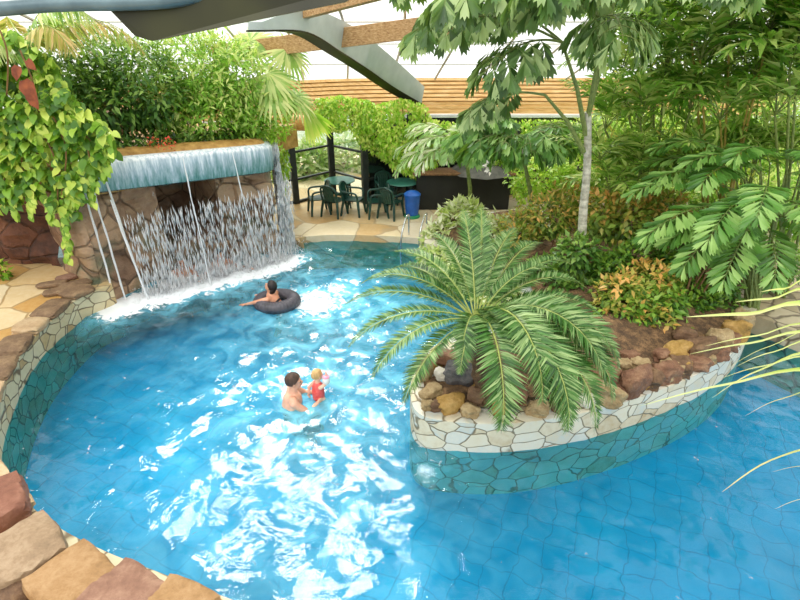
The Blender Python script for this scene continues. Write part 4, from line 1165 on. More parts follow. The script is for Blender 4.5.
isl_shrub('leafy shrub right of the cycad crown', 568, 300, 8.4, [blob(566, 280, 8.5, 24, 24, .35), blob(590, 292, 8.2, 20, 18, .3), blob(548, 268, 9.0, 20, 16, .3), blob(578, 252, 8.25, 26, 20, .3)], 1900, .14, M_darkbush)
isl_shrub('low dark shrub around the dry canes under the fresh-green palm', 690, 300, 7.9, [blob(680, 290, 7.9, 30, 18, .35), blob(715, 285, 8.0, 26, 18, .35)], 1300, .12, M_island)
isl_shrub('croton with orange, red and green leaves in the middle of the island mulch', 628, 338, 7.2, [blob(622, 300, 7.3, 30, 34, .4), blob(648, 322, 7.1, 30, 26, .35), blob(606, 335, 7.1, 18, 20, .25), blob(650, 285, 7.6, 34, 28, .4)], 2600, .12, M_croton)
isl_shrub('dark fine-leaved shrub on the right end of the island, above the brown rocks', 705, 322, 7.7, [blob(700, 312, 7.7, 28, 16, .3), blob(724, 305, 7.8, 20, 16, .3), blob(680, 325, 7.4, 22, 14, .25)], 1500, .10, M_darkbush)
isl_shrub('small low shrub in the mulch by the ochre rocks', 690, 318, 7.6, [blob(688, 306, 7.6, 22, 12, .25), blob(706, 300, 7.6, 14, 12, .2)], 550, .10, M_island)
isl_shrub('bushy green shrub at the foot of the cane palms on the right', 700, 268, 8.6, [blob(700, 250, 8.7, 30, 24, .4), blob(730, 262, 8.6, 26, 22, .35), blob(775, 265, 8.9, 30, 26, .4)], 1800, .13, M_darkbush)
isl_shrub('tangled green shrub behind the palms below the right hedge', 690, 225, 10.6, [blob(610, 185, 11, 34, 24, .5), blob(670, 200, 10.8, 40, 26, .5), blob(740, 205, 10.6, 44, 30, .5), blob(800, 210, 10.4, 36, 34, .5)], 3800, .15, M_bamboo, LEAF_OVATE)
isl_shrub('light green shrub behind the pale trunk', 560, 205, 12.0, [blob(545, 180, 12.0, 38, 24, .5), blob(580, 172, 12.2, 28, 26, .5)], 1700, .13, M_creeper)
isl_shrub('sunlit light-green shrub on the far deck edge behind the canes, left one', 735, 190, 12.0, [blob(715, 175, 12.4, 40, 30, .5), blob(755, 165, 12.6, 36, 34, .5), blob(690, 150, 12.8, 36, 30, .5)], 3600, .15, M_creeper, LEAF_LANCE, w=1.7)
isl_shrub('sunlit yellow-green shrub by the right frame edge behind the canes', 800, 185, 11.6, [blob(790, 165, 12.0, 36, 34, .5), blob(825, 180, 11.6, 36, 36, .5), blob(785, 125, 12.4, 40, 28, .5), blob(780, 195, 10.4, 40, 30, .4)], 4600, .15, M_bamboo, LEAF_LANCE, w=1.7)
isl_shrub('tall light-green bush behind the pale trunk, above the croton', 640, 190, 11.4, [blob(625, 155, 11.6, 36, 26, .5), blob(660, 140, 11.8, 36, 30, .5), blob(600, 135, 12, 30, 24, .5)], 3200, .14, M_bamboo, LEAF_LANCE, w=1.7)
def culms(label, base_px, blobs, n, size, mat, w):
    u, v, Y = base_px
    b = at(u, v, Y=Y); b.z = max(.32, soil_z(b.x, b.y) if point_in(soil_poly, b.x, b.y) else .30)-.02
    return shrub('bamboo', label, 'bamboo', tuple(b), blobs, n, size, LEAF_LANCE, mat, 9, w=w, tint=(0, 1), shell=.1, droop=.35, stem_r=.022, stemmat=M_stem, out=.5)
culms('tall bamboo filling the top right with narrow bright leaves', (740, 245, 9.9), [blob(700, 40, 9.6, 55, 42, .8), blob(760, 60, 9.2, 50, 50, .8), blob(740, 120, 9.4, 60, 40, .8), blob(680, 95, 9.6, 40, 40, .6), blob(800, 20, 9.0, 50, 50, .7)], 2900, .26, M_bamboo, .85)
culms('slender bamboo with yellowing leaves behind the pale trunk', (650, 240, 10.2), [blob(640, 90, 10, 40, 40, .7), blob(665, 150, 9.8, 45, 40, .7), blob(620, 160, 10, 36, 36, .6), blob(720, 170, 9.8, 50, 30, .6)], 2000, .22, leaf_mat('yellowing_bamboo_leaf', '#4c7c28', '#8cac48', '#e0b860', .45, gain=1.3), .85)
# orange dry leaf plant against the plaque
isl_shrub('yellowing little plant hanging over the front wall under the cycad', 523, 408, 5.75, [blob(524, 408, 5.62, 6, 13, .06)], 60, .09, simple_ := leaf_mat('yellowing_leaf', '#8c7a20', '#d0902c', '#e8b040', .3), LEAF_LANCE, 2, w=2)

# thin brown stems in the island
canes = []
for i in range(9):
    b = at(rnd(672, 700), rnd(300, 318), Y=7.8+rnd(-.2, .3)); b.z = soil_z(b.x, b.y)-.02
    tp = b + Vector((rnd(-.15, .35), rnd(-.1, .2), rnd(.7, 1.2)))
    o = MB().tube([b, b.lerp(tp, .5)+Vector((.02, 0, 0)), tp], [.02, .016, .010], 6).build('dry_cane', M_brownstem)
    canes.append((b.x/b.y, o))
for i, (q, o) in enumerate(sorted(canes, key=lambda c: c[0])):
    tag(o, f'dry tan cane in the mulch below the fresh-green fishtail palm, {ORD[i]} from the left', 'cane', 'dry canes in the mulch')

# ---------------------------------------------------------------- rocks of the island rim
cols = {'rust brown': M_rrust, 'tan': M_rtan, 'ochre': M_rgold, 'dark brown': M_rbrown, 'charcoal': M_rgrey, 'pale': M_rpale}
front = [p for p in IP]
rim = [  # u, v, width px, height px, colour
 (424, 372, 13, 26, 'tan'), (431, 390, 18, 12, 'tan'), (443, 378, 14, 10, 'pale'), (459, 384, 24, 18, 'charcoal'), (437, 401, 12, 9, 'dark brown'), (428, 401, 10, 9, 'tan'), (452, 400, 22, 12, 'ochre'), (476, 398, 14, 14, 'dark brown'), (470, 406, 14, 9, 'tan'),
 (455, 366, 36, 11, 'rust brown'), (436, 363, 14, 9, 'ochre'), (515, 398, 16, 12, 'rust brown'), (538, 404, 16, 10, 'tan'), (560, 402, 14, 10, 'dark brown'), (500, 404, 12, 10, 'ochre'), (480, 388, 12, 10, 'ochre'),
 (603, 380, 22, 17, 'rust brown'), (606, 394, 30, 15, 'tan'), (620, 372, 15, 13, 'tan'), (634, 385, 24, 24, 'rust brown'), (652, 383, 18, 16, 'dark brown'), (646, 370, 14, 10, 'dark brown'), (672, 379, 23, 16, 'rust brown'), (664, 388, 12, 9, 'ochre'),
 (676, 354, 22, 12, 'ochre'), (673, 367, 16, 12, 'tan'), (689, 368, 14, 14, 'dark brown'), (697, 372, 14, 12, 'ochre'), (700, 352, 26, 17, 'dark brown'), (706, 364, 20, 10, 'rust brown'), (718, 340, 16, 16, 'tan'), (722, 354, 20, 11, 'rust brown'), (734, 332, 18, 16, 'ochre'), (738, 345, 14, 12, 'rust brown'), (742, 320, 14, 14, 'tan'),
 (645, 398, 12, 8, 'tan'), (590, 402, 14, 10, 'pale'), (660, 358, 12, 9, 'rust brown'), (684, 342, 16, 11, 'dark brown'), (625, 395, 14, 10, 'rust brown'), (614, 384, 13, 11, 'dark brown'), (638, 368, 14, 11, 'tan'), (655, 372, 12, 10, 'rust brown'), (664, 370, 12, 10, 'ochre'), (686, 382, 14, 9, 'tan'), (712, 372, 14, 9, 'rust brown'), (690, 356, 13, 11, 'rust brown'), (710, 348, 14, 11, 'tan'), (727, 365, 12, 9, 'tan'), (730, 346, 12, 11, 'dark brown'), (628, 362, 12, 9, 'rust brown'), (557, 330, 15, 14, 'ochre'), (546, 322, 14, 12, 'tan'), (541, 338, 13, 11, 'pale')]
special = {3: 'rounded charcoal boulder among tan rocks at the island tip', 0: 'upright tan slab rock at the very tip of the island', 9: 'long flat rust-brown slab at the back of the island tip', 2: 'small pale rock touching the charcoal boulder',
           16: 'rust-brown rock with flat top right beside the hanging cycad fronds', 19: 'big square rust-brown rock, tallest of the front rim', 22: 'broad rust-brown rock right of the dark pair on the front rim', 24: 'bright ochre rock topmost of the rim below the dark shrub', 28: 'large dark mossy boulder on the rim near the right end',
           51: 'ochre rock by the water on the far side of the cycad', 52: 'tan rock by the water behind the cycad, farthest back', 53: 'pale rock at the waterline on the far side of the cycad'}
rocks = []
for i, (u, v, wp, hp, cn) in enumerate(rim):
    g0 = at(u, v, z=.60); dep = (g0-Vector((0, 0, CAM_Z))).length; k = dep/F_PX
    sx, sz = wp*k*1.36, hp*k*1.36
    x, y = g0.x, g0.y
    if not point_in(inset_poly(FULL, .10*SGN), x, y):
        # keep the rock on the rim
        bp = min(inset_poly(FULL, .14*SGN), key=lambda q: (q[0]-x)**2+(q[1]-y)**2); x, y = bp
    zc = (soil_z(x, y) if edge_dist(x, y) > .3 else .47) + sz*.36
    o = rock('rock', (x, y, zc), (sx, min(sx, .34)*rnd(.75, .95), sz), cols[cn], i+1, rnd(-.5, .5), rnd(.3, .65), rnd(-.25, .25), 4, .34)
    tag(o, special.get(i), 'rock', 'rocks along the island rim'); rocks.append((u, v, cn, o, i))
def zone(u): return 'on the island tip' if u < 490 else ('on the rim under the cycad fronds' if u < 596 else ('on the rim below the dark shrub' if u < 672 else 'near the right end of the rim'))
for u, v, cn, o, i in rocks:
    same = sorted([r for r in rocks if r[2] == cn and zone(r[0]) == zone(u)], key=lambda r: r[0])
    if i not in special:
        q = [r[4] for r in same].index(i)
        o['label'] = f'{cn} rock {zone(u)}, the only such one' if len(same) == 1 else f'{cn} rock {zone(u)}, {ORD[q]} such from the left'

# ---------------------------------------------------------------- long-bladed plant at the right edge, standing on a stone pillar
pb = Vector((4.15, 2.75, 2.0))
pillar = rock('stone_pillar', (4.55, 2.75, .35), (.9, .9, 3.2), M_bigtan, 131, 0, .8, 0, 3, .1)
tag(pillar, 'rough tan stone pillar just beyond the right frame edge', 'pillar', None, 'structure')
pb = Vector((4.45, 2.75, 1.85))
root = thing('spiky_plant', 'long-bladed yellow-green plant reaching in from the right edge over the water', 'plant', tuple(pb))
blades = [((800, 320), (686, 317), 9), ((800, 337), (705, 346), 5), ((800, 344), (690, 354), 7), ((800, 366), (722, 378), 5), ((800, 360), (712, 398), 9), ((800, 378), (640, 406), 9), ((812, 448), (722, 492), 10), ((800, 305), (735, 302), 6), ((806, 350), (735, 367), 5), ((830, 470), (772, 472), 4), ((830, 500), (775, 509), 4), ((815, 395), (745, 416), 4), ((804, 295), (760, 292), 5), ((805, 340), (728, 368), 3)]
for i, (m, tp, w) in enumerate(blades):
    Y = 3.1+.12*(i % 5)
    a = pb+Vector((rnd(-.06, .0), rnd(-.05, .05), .1)); mid = at(m[0]+40, m[1]-4, Y=Y*.97); e2 = at(m[0]*.55+tp[0]*.45, m[1]*.6+tp[1]*.4-5, Y=Y); tip = at(*tp, Y=Y)
    pts = catmull([a, mid, e2, tip], 6)
    P = []; n = len(pts)
    for q, p in enumerate(pts):
        s = q/(n-1); ww = w*.0044*(min(1, .5+s*2)*(1-s**2.5)+.05)
        t = (pts[min(n-1, q+1)]-pts[max(0, q-1)]).normalized(); sd = Vector((0, -.5, .8)); sd = (sd-t*sd.dot(t)).normalized(); nn = t.cross(sd)
        P.append([p+sd*ww, p+nn*ww*.35, p-sd*ww])
    o = MB().grid(P).build('leaf_blade', M_blade, root)
    at_ = o.data.attributes.new('tint', 'FLOAT', 'POINT')
    at_.data.foreach_set('value', [min(1, .25+.75*(v//3)/(n-1)*rnd(.9, 1.1) + (.3 if v % 3 == 2 else 0)) for v in range(n*3)])

# ================================================================ PEOPLE
def fuse(name, mb, mat, parent=None, voxel=.012, smooth_it=6):
    """fuse overlapping limb volumes into one continuous skin"""
    me = bpy.data.meshes.new('tmp'); me.from_pydata(mb.v, [], mb.f); me.update()
    bm = bmesh.new(); bm.from_mesh(me); bmesh.ops.recalc_face_normals(bm, faces=bm.faces); bm.to_mesh(me); bm.free()
    o = bpy.data.objects.new('tmp', me); C.objects.link(o)
    m = o.modifiers.new('r', 'REMESH'); m.mode = 'VOXEL'; m.voxel_size = voxel
    s = o.modifiers.new('s', 'SMOOTH'); s.factor = .5; s.iterations = smooth_it
    dg = bpy.context.evaluated_depsgraph_get(); dg.update()
    m2 = bpy.data.meshes.new_from_object(o.evaluated_get(dg))
    bpy.data.objects.remove(o)
    out = MB()
    out.v = [tuple(v.co) for v in m2.vertices]; out.f = [tuple(p.vertices) for p in m2.polygons]
    return out.build(name, mat, parent)

def limb(mb, pts, rr, n=12):
    mb.tube(pts, rr, n)
    for p, r in zip(pts, rr): mb.ell(p, (r, r, r), None, 12, 8)

class Frame:
    """local body axes: f forward, l left, u up"""
    def __init__(s, o, f, u=Vector((0, 0, 1))):
        s.o = Vector(o); s.u = Vector(u).normalized(); s.f = Vector(f); s.f = (s.f-s.u*s.f.dot(s.u)).normalized(); s.l = s.u.cross(s.f)
    def __call__(s, f, l, u): return s.o+s.f*f+s.l*l+s.u*u
    def M(s): return Matrix((s.f, s.l, s.u)).transposed()

def head(mb, fr, k=1.0):
    """skull, jaw, nose, ears around the frame's origin (head centre); k scales"""
    M = fr.M()
    mb.ell(fr(-.008*k, 0, .022*k), (.098*k, .077*k, .100*k), M)
    mb.ell(fr(.022*k, 0, -.045*k), (.070*k, .060*k, .075*k), M)
    mb.ell(fr(.055*k, 0, -.088*k), (.032*k, .036*k, .026*k), M)
    mb.ell(fr(.100*k, 0, -.018*k), (.022*k, .014*k, .026*k), M)
    mb.ell(fr(.085*k, 0, -.058*k), (.016*k, .028*k, .014*k), M)
    for s in (-1, 1):
        mb.ell(fr(.0, s*.080*k, -.012*k), (.020*k, .010*k, .032*k), M)
        mb.ell(fr(.076*k, s*.036*k, .014*k), (.016*k, .026*k, .010*k), M)
def face_bits(fr, body, k=1.0):
    M = fr.M()
    for s in (-1, 1):
        MB().ell(fr(.086*k, s*.031*k, .000), (.009*k, .012*k, .008*k), M, 10, 6).build('eye', M_eye, body)
    MB().ell(fr(.098*k, 0, -.060*k), (.008*k, .022*k, .006*k), M, 10, 6).build('mouth', M_lip, body)
def hair_cap(fr, body, mat, k=1.0, back=1.0, long=0.0):
    mb = MB(); M = fr.M()
    nu, nv = 28, 18; P = []
    for j in range(nv+1):
        row = []
        for i in range(nu+1):
            ph = 2*PI*i/nu
            front = max(0, math.cos(ph))
            thmax = rad(118) - rad(58)*front**.8
            th = thmax*j/nv
            r = 1.11 + .035*noise.noise(Vector((math.cos(ph)*4, math.sin(ph)*4, th*5)))
            row.append(fr((-.010+.098*r*math.sin(th)*math.cos(ph))*k, .077*r*1.03*math.sin(th)*math.sin(ph)*k, (.022+.100*r*math.cos(th))*k))
        P.append(row)
    mb.grid(P)
    if long:
        mb.ell(fr(-.075*k, 0, -.05*k), (.05*k, .075*k, .10*k), M)
    return mb.build('hair', mat, body)
def hand(mb, w, d, up, k=1.0, curl=.5, thumb=1):
    """palm and five fingers leaving the wrist w along d; up is the back of the hand"""
    d = Vector(d).normalized(); up = Vector(up); up = (up-d*up.dot(d)).normalized(); sd = d.cross(up)
    M = Matrix((d, sd, up)).transposed()
    mb.ell(w+d*.045*k, (.055*k, .042*k, .018*k), M, 12, 8)
    for i, L in enumerate((.062, .074, .070, .054)):
        b = w+d*.088*k+sd*(-.030+.020*i)*k
        a = d
        pts = [b]
        for q in range(3):
            a = (a-up*curl*.55).normalized(); b = b+a*(L/3+.006)*k; pts.append(b)
        limb(mb, pts, [.0095*k, .009*k, .0085*k, .007*k], 8)
    b = w+d*.03*k+sd*-.038*thumb*k
    a = (d*.7-sd*.7*thumb-up*.2).normalized(); b2 = b+a*.034*k; a2 = (a+d*.5-up*.3*curl).normalized()
    limb(mb, [b, b2, b2+a2*.032*k], [.012*k, .011*k, .009*k], 8)

# -- man standing in the pool holding a toddler
mp = at(293, 402, z=0)
root = thing('person', 'short-haired man standing chest-deep in the pool, holding up a toddler', 'person', (mp.x, mp.y, -.74))
F = Frame((mp.x, mp.y, -1.30), (1, .28, 0))
mb = MB()
limb(mb, [F(0, 0, .90), F(-.01, 0, 1.05), F(-.02, 0, 1.22), F(0, 0, 1.36)], [.145, .14, .155, .14])
mb.ell(F(-.01, 0, 1.30), (.125, .20, .16), F.M()); mb.ell(F(-.01, 0, .95), (.12, .17, .13), F.M()); mb.ell(F(-.01, 0, 1.42), (.09, .17, .06), F.M())
limb(mb, [F(0, 0, 1.40), F(.015, 0, 1.50), F(.03, 0, 1.56)], [.075, .062, .06])
for s in (-1, 1):
    limb(mb, [F(0, s*.10, .90), F(.34, s*.14, .86), F(.06, s*.13, .62)], [.088, .06, .042])
    limb(mb, [F(.06, s*.13, .60), F(.18, s*.14, .58)], [.04, .03])
    sh = F(0, s*.205, 1.42); el = F(.20, s*.235, 1.25); wr = F(.34, s*.12, 1.31)
    limb(mb, [F(0, s*.15, 1.43), sh, sh.lerp(el, .5), el], [.07, .064, .052, .043])
    limb(mb, [el, el.lerp(wr, .4), wr], [.043, .040, .028])
    hand(mb, wr, F.f*.8-F.l*s*.55+F.u*.25, F.l*s, 1.0, .55, thumb=s)
HF = Frame(F(.045, 0, 1.66), F.f*1+F.l*-.10, F.u)
head(mb, HF, 1.08)
body = fuse('body', mb, M_skin, root, .011, 5)
hair_cap(HF, body, M_hairbrown, 1.08); face_bits(HF, body, 1.08)
mb = MB()
limb(mb, [F(0, 0, .93), F(-.01, 0, 1.0)], [.165, .16]); mb.ell(F(-.01, 0, .95), (.145, .195, .12), F.M())
for s in (-1, 1): limb(mb, [F(0, s*.10, .90), F(.28, s*.135, .865)], [.115, .092])
fuse('swim_shorts', mb, M_shorts, root, .015)

# -- toddler
tp = F(.37, 0, 1.27)
root = thing('toddler', 'small fair-haired toddler in a coral swimsuit held up in front of the man', 'toddler', tuple(tp))
T = Frame(tp, F.f*.9+F.l*.35)
mb = MB()
limb(mb, [T(0, 0, .06), T(0, 0, .16), T(0, 0, .25)], [.075, .082, .07]); mb.ell(T(0, 0, .25), (.055, .085, .05), T.M())
limb(mb, [T(0, 0, .28), T(.005, 0, .34)], [.04, .04])
for s in (-1, 1):
    limb(mb, [T(0, s*.045, .04), T(.09, s*.06, -.04), T(.05, s*.06, -.20)], [.052, .042, .03])
    limb(mb, [T(.05, s*.06, -.2), T(.10, s*.06, -.22)], [.028, .02])
sh = T(0, .085, .26); limb(mb, [sh, T(-.08, .12, .18), T(-.10, .10, .10)], [.033, .028, .02]); hand(mb, T(-.10, .10, .10), (0, 0, -1), T.l, .55, .4)
sh = T(0, -.085, .26); limb(mb, [sh, T(.07, -.12, .32), T(.10, -.10, .42)], [.033, .028, .02]); hand(mb, T(.10, -.10, .42), T.u, -T.l, .55, .3)
TH = Frame(T(.01, 0, .425), T.f)
head(mb, TH, .80)
body = fuse('body', mb, M_skin3, root, .008, 4)
hair_cap(TH, body, M_hairblond, .80); face_bits(TH, body, .80)
mb = MB(); limb(mb, [T(0, 0, .05), T(0, 0, .16), T(0, 0, .245)], [.088, .094, .078])
for s in (-1, 1): limb(mb, [T(.01, s*.05, .24), T(0, s*.055, .29)], [.028, .026])
fuse('swimsuit', mb, M_redsuit, root, .009)
c = T(.085, -.112, .37)
mb = MB(); mb.tube([c+T.u*-.055, c+T.u*-.03, c+T.u*.03, c+T.u*.055], [.040, .055, .055, .040], 14)
a = mb.build('armband', M_white, root); tag(a, 'white swim armband with a pink end')
MB().tube([c+T.u*.050, c+T.u*.065, c+T.u*.075], [.048, .050, .036], 14).build('armband_rim', M_pink, a)
root.children[-1].parent = root

# -- swimmer on the tyre tube
tc = at(277, 301, z=.07)
root = thing('swim_ring', 'dark ribbed inflatable tube floating in front of the waterfall', 'swim ring', tuple(tc))
mb = MB(); R0, r0 = .285, .115; P = []
for i in range(120):
    a = 2*PI*i/120; row = []
    rr = r0*(1 + (.07 if i % 3 == 0 else 0))
    for j in range(17):
        b = 2*PI*j/16
        row.append(tc + Vector(((R0+rr*math.cos(b))*math.cos(a)*1.12, (R0+rr*math.cos(b))*math.sin(a), rr*math.sin(b))))
    P.append(row)
P.append(P[0])
MB().grid(P).build('tube', M_tube, root)
MB().tube([tc+Vector((.20, -.10, .09)), tc+Vector((.205, -.11, .135))], [.014, .012], 10).build('valve', M_dark, root)
root = thing('swimmer', 'dark-haired swimmer in black swimwear lying over the floating tube, seen from behind', 'person', (tc.x, tc.y, .05))
F = Frame((tc.x-.01, tc.y-.03, .0), (-.75, .25, .62), (.62, -.15, .77))
mb = MB()
limb(mb, [F(-.22, 0, -.10), F(-.08, 0, .0), F(.10, 0, .06), F(.20, 0, .08)], [.115, .105, .11, .09])
mb.ell(F(.13, 0, .06), (.12, .165, .085), F.M())
limb(mb, [F(.22, 0, .10), F(.29, 0, .16)], [.055, .05])
for s in (-1, 1):
    limb(mb, [F(-.22, s*.07, -.10), F(-.30, s*.07, -.28), F(-.38, s*.07, -.52)], [.085, .058, .04])
    sh = F(.18, s*.165, .08); el = F(.31, s*.25, -.09); wr = F(.43, s*.22, -.31)
    limb(mb, [F(.17, s*.12, .08), sh, sh.lerp(el, .5), el], [.06, .054, .046, .038]); limb(mb, [el, el.lerp(wr, .4), wr], [.038, .034, .024])
    hand(mb, wr, F.f*.7-F.u*.8, F.u+F.f*.6, .9, .15, thumb=s)
HF = Frame(F(.31, 0, .24), F.f-F.u*.15, F.u+F.f*.15)
head(mb, HF, 1.0)
body = fuse('body', mb, M_skin2, root, .011, 4)
hair_cap(HF, body, M_hairdark, 1.02, long=1); face_bits(HF, body, 1.0)
mb = MB(); limb(mb, [F(-.26, 0, -.12), F(-.14, 0, -.03), F(-.06, 0, .01)], [.125, .122, .112])
fuse('swimwear', mb, M_blacksuit, root, .012)
mb = MB(); mb.tube([F(.03, -.16, .06), F(.03, -.10, .135), F(.03, 0, .165), F(.03, .10, .135), F(.03, .16, .06)], [.016]*5, 8); mb.build('back_strap', M_blacksuit, root)

# -- two bathers sitting under the waterfall
for i, (u, v, dx, lab, cat_mat, hm, sm) in enumerate([(186, 279, -.3, 'bather sitting under the left part of the falling water, arms folded', M_skin2, M_hairbrown, M_bluesuit),
                                                  (222, 272, .2, 'bather sitting under the middle of the falling water with arms spread, navy swimwear', M_skin, M_hairdark, M_bluesuit)]):
    p = at(u, v, z=0) - FN*.05
    root = thing('person', lab, 'person', (p.x, p.y, -.45))
    F = Frame((p.x, p.y, -.30), FN)
    mb = MB()
    limb(mb, [F(0, 0, .05), F(0, 0, .22), F(0, 0, .40)], [.14, .13, .13]); mb.ell(F(0, 0, .38), (.11, .19, .13), F.M()); mb.ell(F(0, 0, .48), (.08, .16, .05), F.M())
    limb(mb, [F(0, 0, .48), F(.02, 0, .58)], [.07, .058])
    for s in (-1, 1):
        limb(mb, [F(0, s*.09, .05), F(.40, s*.13, .08), F(.42, s*.14, -.30)], [.09, .065, .045]); limb(mb, [F(.42, s*.14, -.32), F(.54, s*.15, -.34)], [.04, .03])
        sh = F(0, s*.20, .49)
        if i == 0: el = F(.14, s*.26, .30); wr = F(.28, s*.06, .30)
        else: el = F(.08, s*.38, .34); wr = F(.22, s*.52, .32)
        limb(mb, [F(0, s*.14, .49), sh, sh.lerp(el, .5), el], [.068, .06, .05, .042]); limb(mb, [el, el.lerp(wr, .4), wr], [.042, .038, .027])
        hand(mb, wr, (wr-el), F.u, 1, .4, thumb=s)
    HF = Frame(F(.035, 0, .70), F.f+F.l*dx, F.u); head(mb, HF, 1.05)
    body = fuse('body', mb, cat_mat, root, .012, 5)
    hair_cap(HF, body, hm, 1.06); face_bits(HF, body, 1.05)
    mb = MB(); mb.ell(F(0, 0, .06), (.15, .18, .12), F.M())
    for s in (-1, 1): limb(mb, [F(0, s*.09, .05), F(.25, s*.115, .075)], [.11, .09])
    if i == 1: mb.ell(F(.0, 0, .26), (.145, .165, .14), F.M())
    fuse('swimwear', mb, sm, root, .014)
    # the ledge they sit on
tag(rock('seat_rock', tuple(at(204, 276, z=0)-FN*.12+Vector((0, 0, -.66))), (2.2, .5, .62), M_grotto, 150, math.atan2(FD.y, FD.x), .8), 'submerged rock bench under the waterfall', 'rock', None, 'structure')

# ================================================================ FURNITURE ON THE PATIO
def chair_parts(root):
    o = root.location
    def q(x, y, z): return Vector((x, y, z))+o
    P = []
    for i in range(7):
        x = -.22+.44*i/6
        P.append([q(x*(1-.0*j), -.22+.44*j/6, .43+.02*((i-3)/3)**2-.015*math.sin(PI*j/6)) for j in range(7)])
    mb = MB().grid(P); P2 = [[p-Vector((0, 0, .025)) for p in r] for r in P]; mb.grid(P2)
    mb.box(q(0, -.22, .42), (.44, .02, .05)); mb.build('seat', M_chair, root)
    mb = MB()                                                 # frame and five slats of the back
    arch = [q(-.22+.0*j, .20+.10*j/6, .42+.36*j/6) for j in range(6)]
    top = [q(-.22, .205, .42), q(-.23, .26, .66), q(-.20, .30, .80), q(-.10, .32, .86), q(0, .322, .875), q(.10, .32, .86), q(.20, .30, .80), q(.23, .26, .66), q(.22, .205, .42)]
    mb.tube(catmull(top, 4), .028, 8)
    for i in range(5):
        x = -.13+.065*i
        mb.box(q(x, .265, .64), (.05, .016, .44), axis=Matrix.Rotation(rad(-14), 3, 'X'))
    mb.build('backrest', M_chair, root)
    for s in (-1, 1):
        MB().tube(catmull([q(s*.235, -.20, .42), q(s*.27, -.19, .60), q(s*.275, -.10, .66), q(s*.27, .10, .665), q(s*.235, .25, .68)], 4), .027, 8, flat=1.0).build('armrest', M_chair, root)
        for yy in (-1, 1):
            MB().tube([q(s*.215, yy*.20, .43), q(s*.245, yy*.225+ (.02 if yy > 0 else 0), .22), q(s*.265, yy*.25+(.03 if yy > 0 else 0), .0)], [.040, .034, .028], 7).build('leg', M_chair, root)
proto = thing('patio_chair', 'dark green plastic armchair on the left of the patio table, by the waterfall', 'chair', (0, 0, 0), 'green plastic patio chairs')
chair_parts(proto)
chairs = [(319, 213, -70, None), (335, 215, 155, 'dark green plastic armchair at the near side of the patio table, back to the pool'), (354, 214, 75, 'dark green plastic armchair on the right of the patio table'),
          (377, 216, -80, 'dark green plastic armchair between the table and the second group, turned sideways'), (391, 217, 150, 'dark green plastic armchair beside the blue bin, its back to the pool'),
          (386, 204, 20, 'dark green plastic armchair farther back, behind the chair beside the blue bin')]
for i, (u, v, rz, lab) in enumerate(chairs):
    o = proto if i == 0 else copy_tree(proto)
    p = at(u, v, z=.16); o.location = (p.x, p.y, .16); o.rotation_euler.z = rad(rz)
    if lab: o['label'] = lab
def table(name, label, u, v):
    p = at(u, v, z=.16)
    root = thing(name, label, 'table', (p.x, p.y, .16)); o = Vector((p.x, p.y, .16))
    MB().lathe(o, [(.40, .70), (.43, .705), (.44, .72), (.43, .735), (.40, .738), (.02, .738)], 28).build('tabletop', M_tabletop, root)
    for s in (-1, 1):
        for t in (-1, 1):
            MB().tube([o+Vector((s*.24, t*.24, .70)), o+Vector((s*.27, t*.27, .35)), o+Vector((s*.31, t*.31, 0))], [.032, .028, .022], 8).build('leg', M_chair, root)
table('patio_table', 'round green plastic patio table in the glass bay among dark green chairs', 341, 205)
table('patio_table', 'round green plastic table mostly hidden behind the blue bin', 402, 207)
p = at(412, 217, z=.16)
root = thing('bin', 'blue plastic bin with a green foot standing on the patio beside the green chairs', 'bin', (p.x, p.y, .16)); o = Vector((p.x, p.y, .16))
MB().lathe(o, [(.17, .08), (.19, .3), (.21, .56), (.22, .60), (.20, .60), (.02, .60)], 22).build('body', M_bin, root)
MB().lathe(o, [(.225, .60), (.225, .64), (.16, .70), (.06, .73), (.02, .735)], 22).build('lid', M_bin, root)
MB().lathe(o, [(.20, .0), (.22, .02), (.20, .08), (.02, .08)], 22).build('foot', M_bingreen, root)
# handrails into the pool
for i, (u, v) in enumerate([(402, 240), (420, 239)]):
    a = at(u, v, z=.16)
    A = Vector((a.x, a.y, .0)); pts = catmull([A+Vector((-.02, -.10, -.6)), A+Vector((-.02, -.08, .22)), A+Vector((.08, .12, .62)), A+Vector((.14, .24, .70)), A+Vector((.17, .34, .64)), A+Vector((.17, .36, .16))], 5)
    o = MB().tube(pts, .022, 9).build('handrail', M_chrome)
    tag(o, ['polished steel pool handrail, the one nearer the green chairs', 'polished steel pool handrail next to the variegated shrub'][i], 'handrail', 'pool handrails')
# dark bar hut behind the plants
p0 = at(440, 214, z=.16); 
bx = Vector((1.75, 14.4, .16))
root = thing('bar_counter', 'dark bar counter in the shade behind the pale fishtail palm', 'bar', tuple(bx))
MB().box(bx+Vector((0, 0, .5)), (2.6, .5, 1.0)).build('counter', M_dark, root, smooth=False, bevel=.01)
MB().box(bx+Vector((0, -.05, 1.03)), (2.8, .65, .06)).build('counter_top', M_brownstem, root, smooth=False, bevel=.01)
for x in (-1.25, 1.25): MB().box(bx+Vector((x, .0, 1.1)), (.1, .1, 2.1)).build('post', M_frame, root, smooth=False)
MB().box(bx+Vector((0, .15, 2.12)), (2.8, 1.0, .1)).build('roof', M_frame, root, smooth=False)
pz = at(482, 212, z=.16)
root = thing('parasol', 'closed-in grey canvas parasol over the bar seats behind the palms', 'parasol', (pz.x, pz.y+.6, .16)); o = Vector((pz.x, pz.y+.6, .16))
MB().tube([o, o+Vector((0, 0, 1.5))], .025, 8).build('pole', M_frame, root)
MB().lathe(o+Vector((0, 0, 1.0)), [(.95, .0), (.65, .17), (.3, .33), (.02, .45)], 8).build('canopy', M_canvas, root, smooth=False)
MB().lathe(o, [(.25, 0), (.25, .06), (.05, .09)], 16).build('base', M_frame, root)
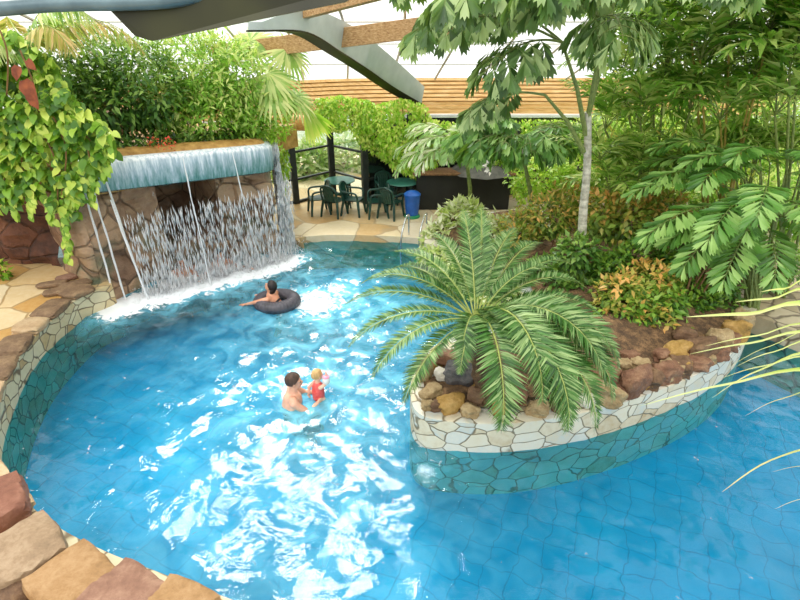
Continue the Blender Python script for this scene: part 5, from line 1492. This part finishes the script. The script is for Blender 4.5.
# white plaque on the island wall
a, b = at(534, 434, z=.10), at(571, 430, z=.12)
d = (b-a); d.z = 0; d.normalize(); nrm = Vector((d.y, -d.x, 0)); c = (a+b)/2 + nrm*.01; c.z = .19
root = thing('plaque', 'white rectangular plaque on the island wall behind the hanging cycad frond', 'plaque', tuple(c))
M3 = Matrix((d, -nrm, Vector((0, 0, 1)))).transposed()
MB().box(c, ((b-a).length, .03, .20), axis=M3).build('plate', M_white, root, smooth=False, bevel=.005)
mb = MB()
for s in (-1, 1):
    mb.box(c+nrm*.017+Vector((0, 0, s*.085)), ((b-a).length*.96, .004, .012), axis=M3); mb.box(c+nrm*.017+d*s*(b-a).length*.47, (.012, .004, .17), axis=M3)
mb.build('plate_border', M_bar, root, smooth=False)

# ================================================================ LIGHT
w = bpy.data.worlds.new('daylight'); bpy.context.scene.world = w; w.use_nodes = True
t = w.node_tree; t.nodes.clear()
out = t.nodes.new('ShaderNodeOutputWorld'); bg = t.nodes.new('ShaderNodeBackground')
tc_ = t.nodes.new('ShaderNodeTexCoord'); sx = t.nodes.new('ShaderNodeSeparateXYZ'); mr = t.nodes.new('ShaderNodeValToRGB')
t.links.new(tc_.outputs['Generated'], sx.inputs[0]); t.links.new(sx.outputs['Z'], mr.inputs['Fac'])
mr.color_ramp.elements[0].position = .0; mr.color_ramp.elements[0].color = (.80, .82, .78, 1)
mr.color_ramp.elements[1].position = .35; mr.color_ramp.elements[1].color = (1.0, 1.0, .985, 1)
t.links.new(mr.outputs[0], bg.inputs['Color']); bg.inputs['Strength'].default_value = 1.55
t.links.new(bg.outputs[0], out.inputs['Surface'])
def sun(name, el, az, e, ang, col=(1, .96, .88)):
    l = bpy.data.lights.new(name, 'SUN'); l.energy = e; l.angle = rad(ang); l.color = col
    o = bpy.data.objects.new(name, l); C.objects.link(o)
    d = Vector((math.cos(rad(el))*math.cos(rad(az)), math.cos(rad(el))*math.sin(rad(az)), math.sin(rad(el))))
    o.rotation_euler = d.to_track_quat('Z', 'Y').to_euler(); o.location = d*20
sun('sun', 50, 104, 3.9, 19)
sun('fill_sun', 52, -115, 1.5, 50, (1, .98, .95))  # added soft fill from behind the camera, standing in for roof daylight
sc = bpy.context.scene
sc.view_settings.view_transform = 'Standard'; sc.view_settings.look = 'None'
sc.view_settings.exposure = 0.0; sc.view_settings.gamma = 1.0
cy = sc.cycles
cy.max_bounces = 8; cy.diffuse_bounces = 3; cy.glossy_bounces = 3; cy.transmission_bounces = 4; cy.transparent_max_bounces = 48
cy.caustics_reflective = False; cy.caustics_refractive = False; cy.sample_clamp_indirect = 4
try: cy.use_denoising = True
except Exception: pass
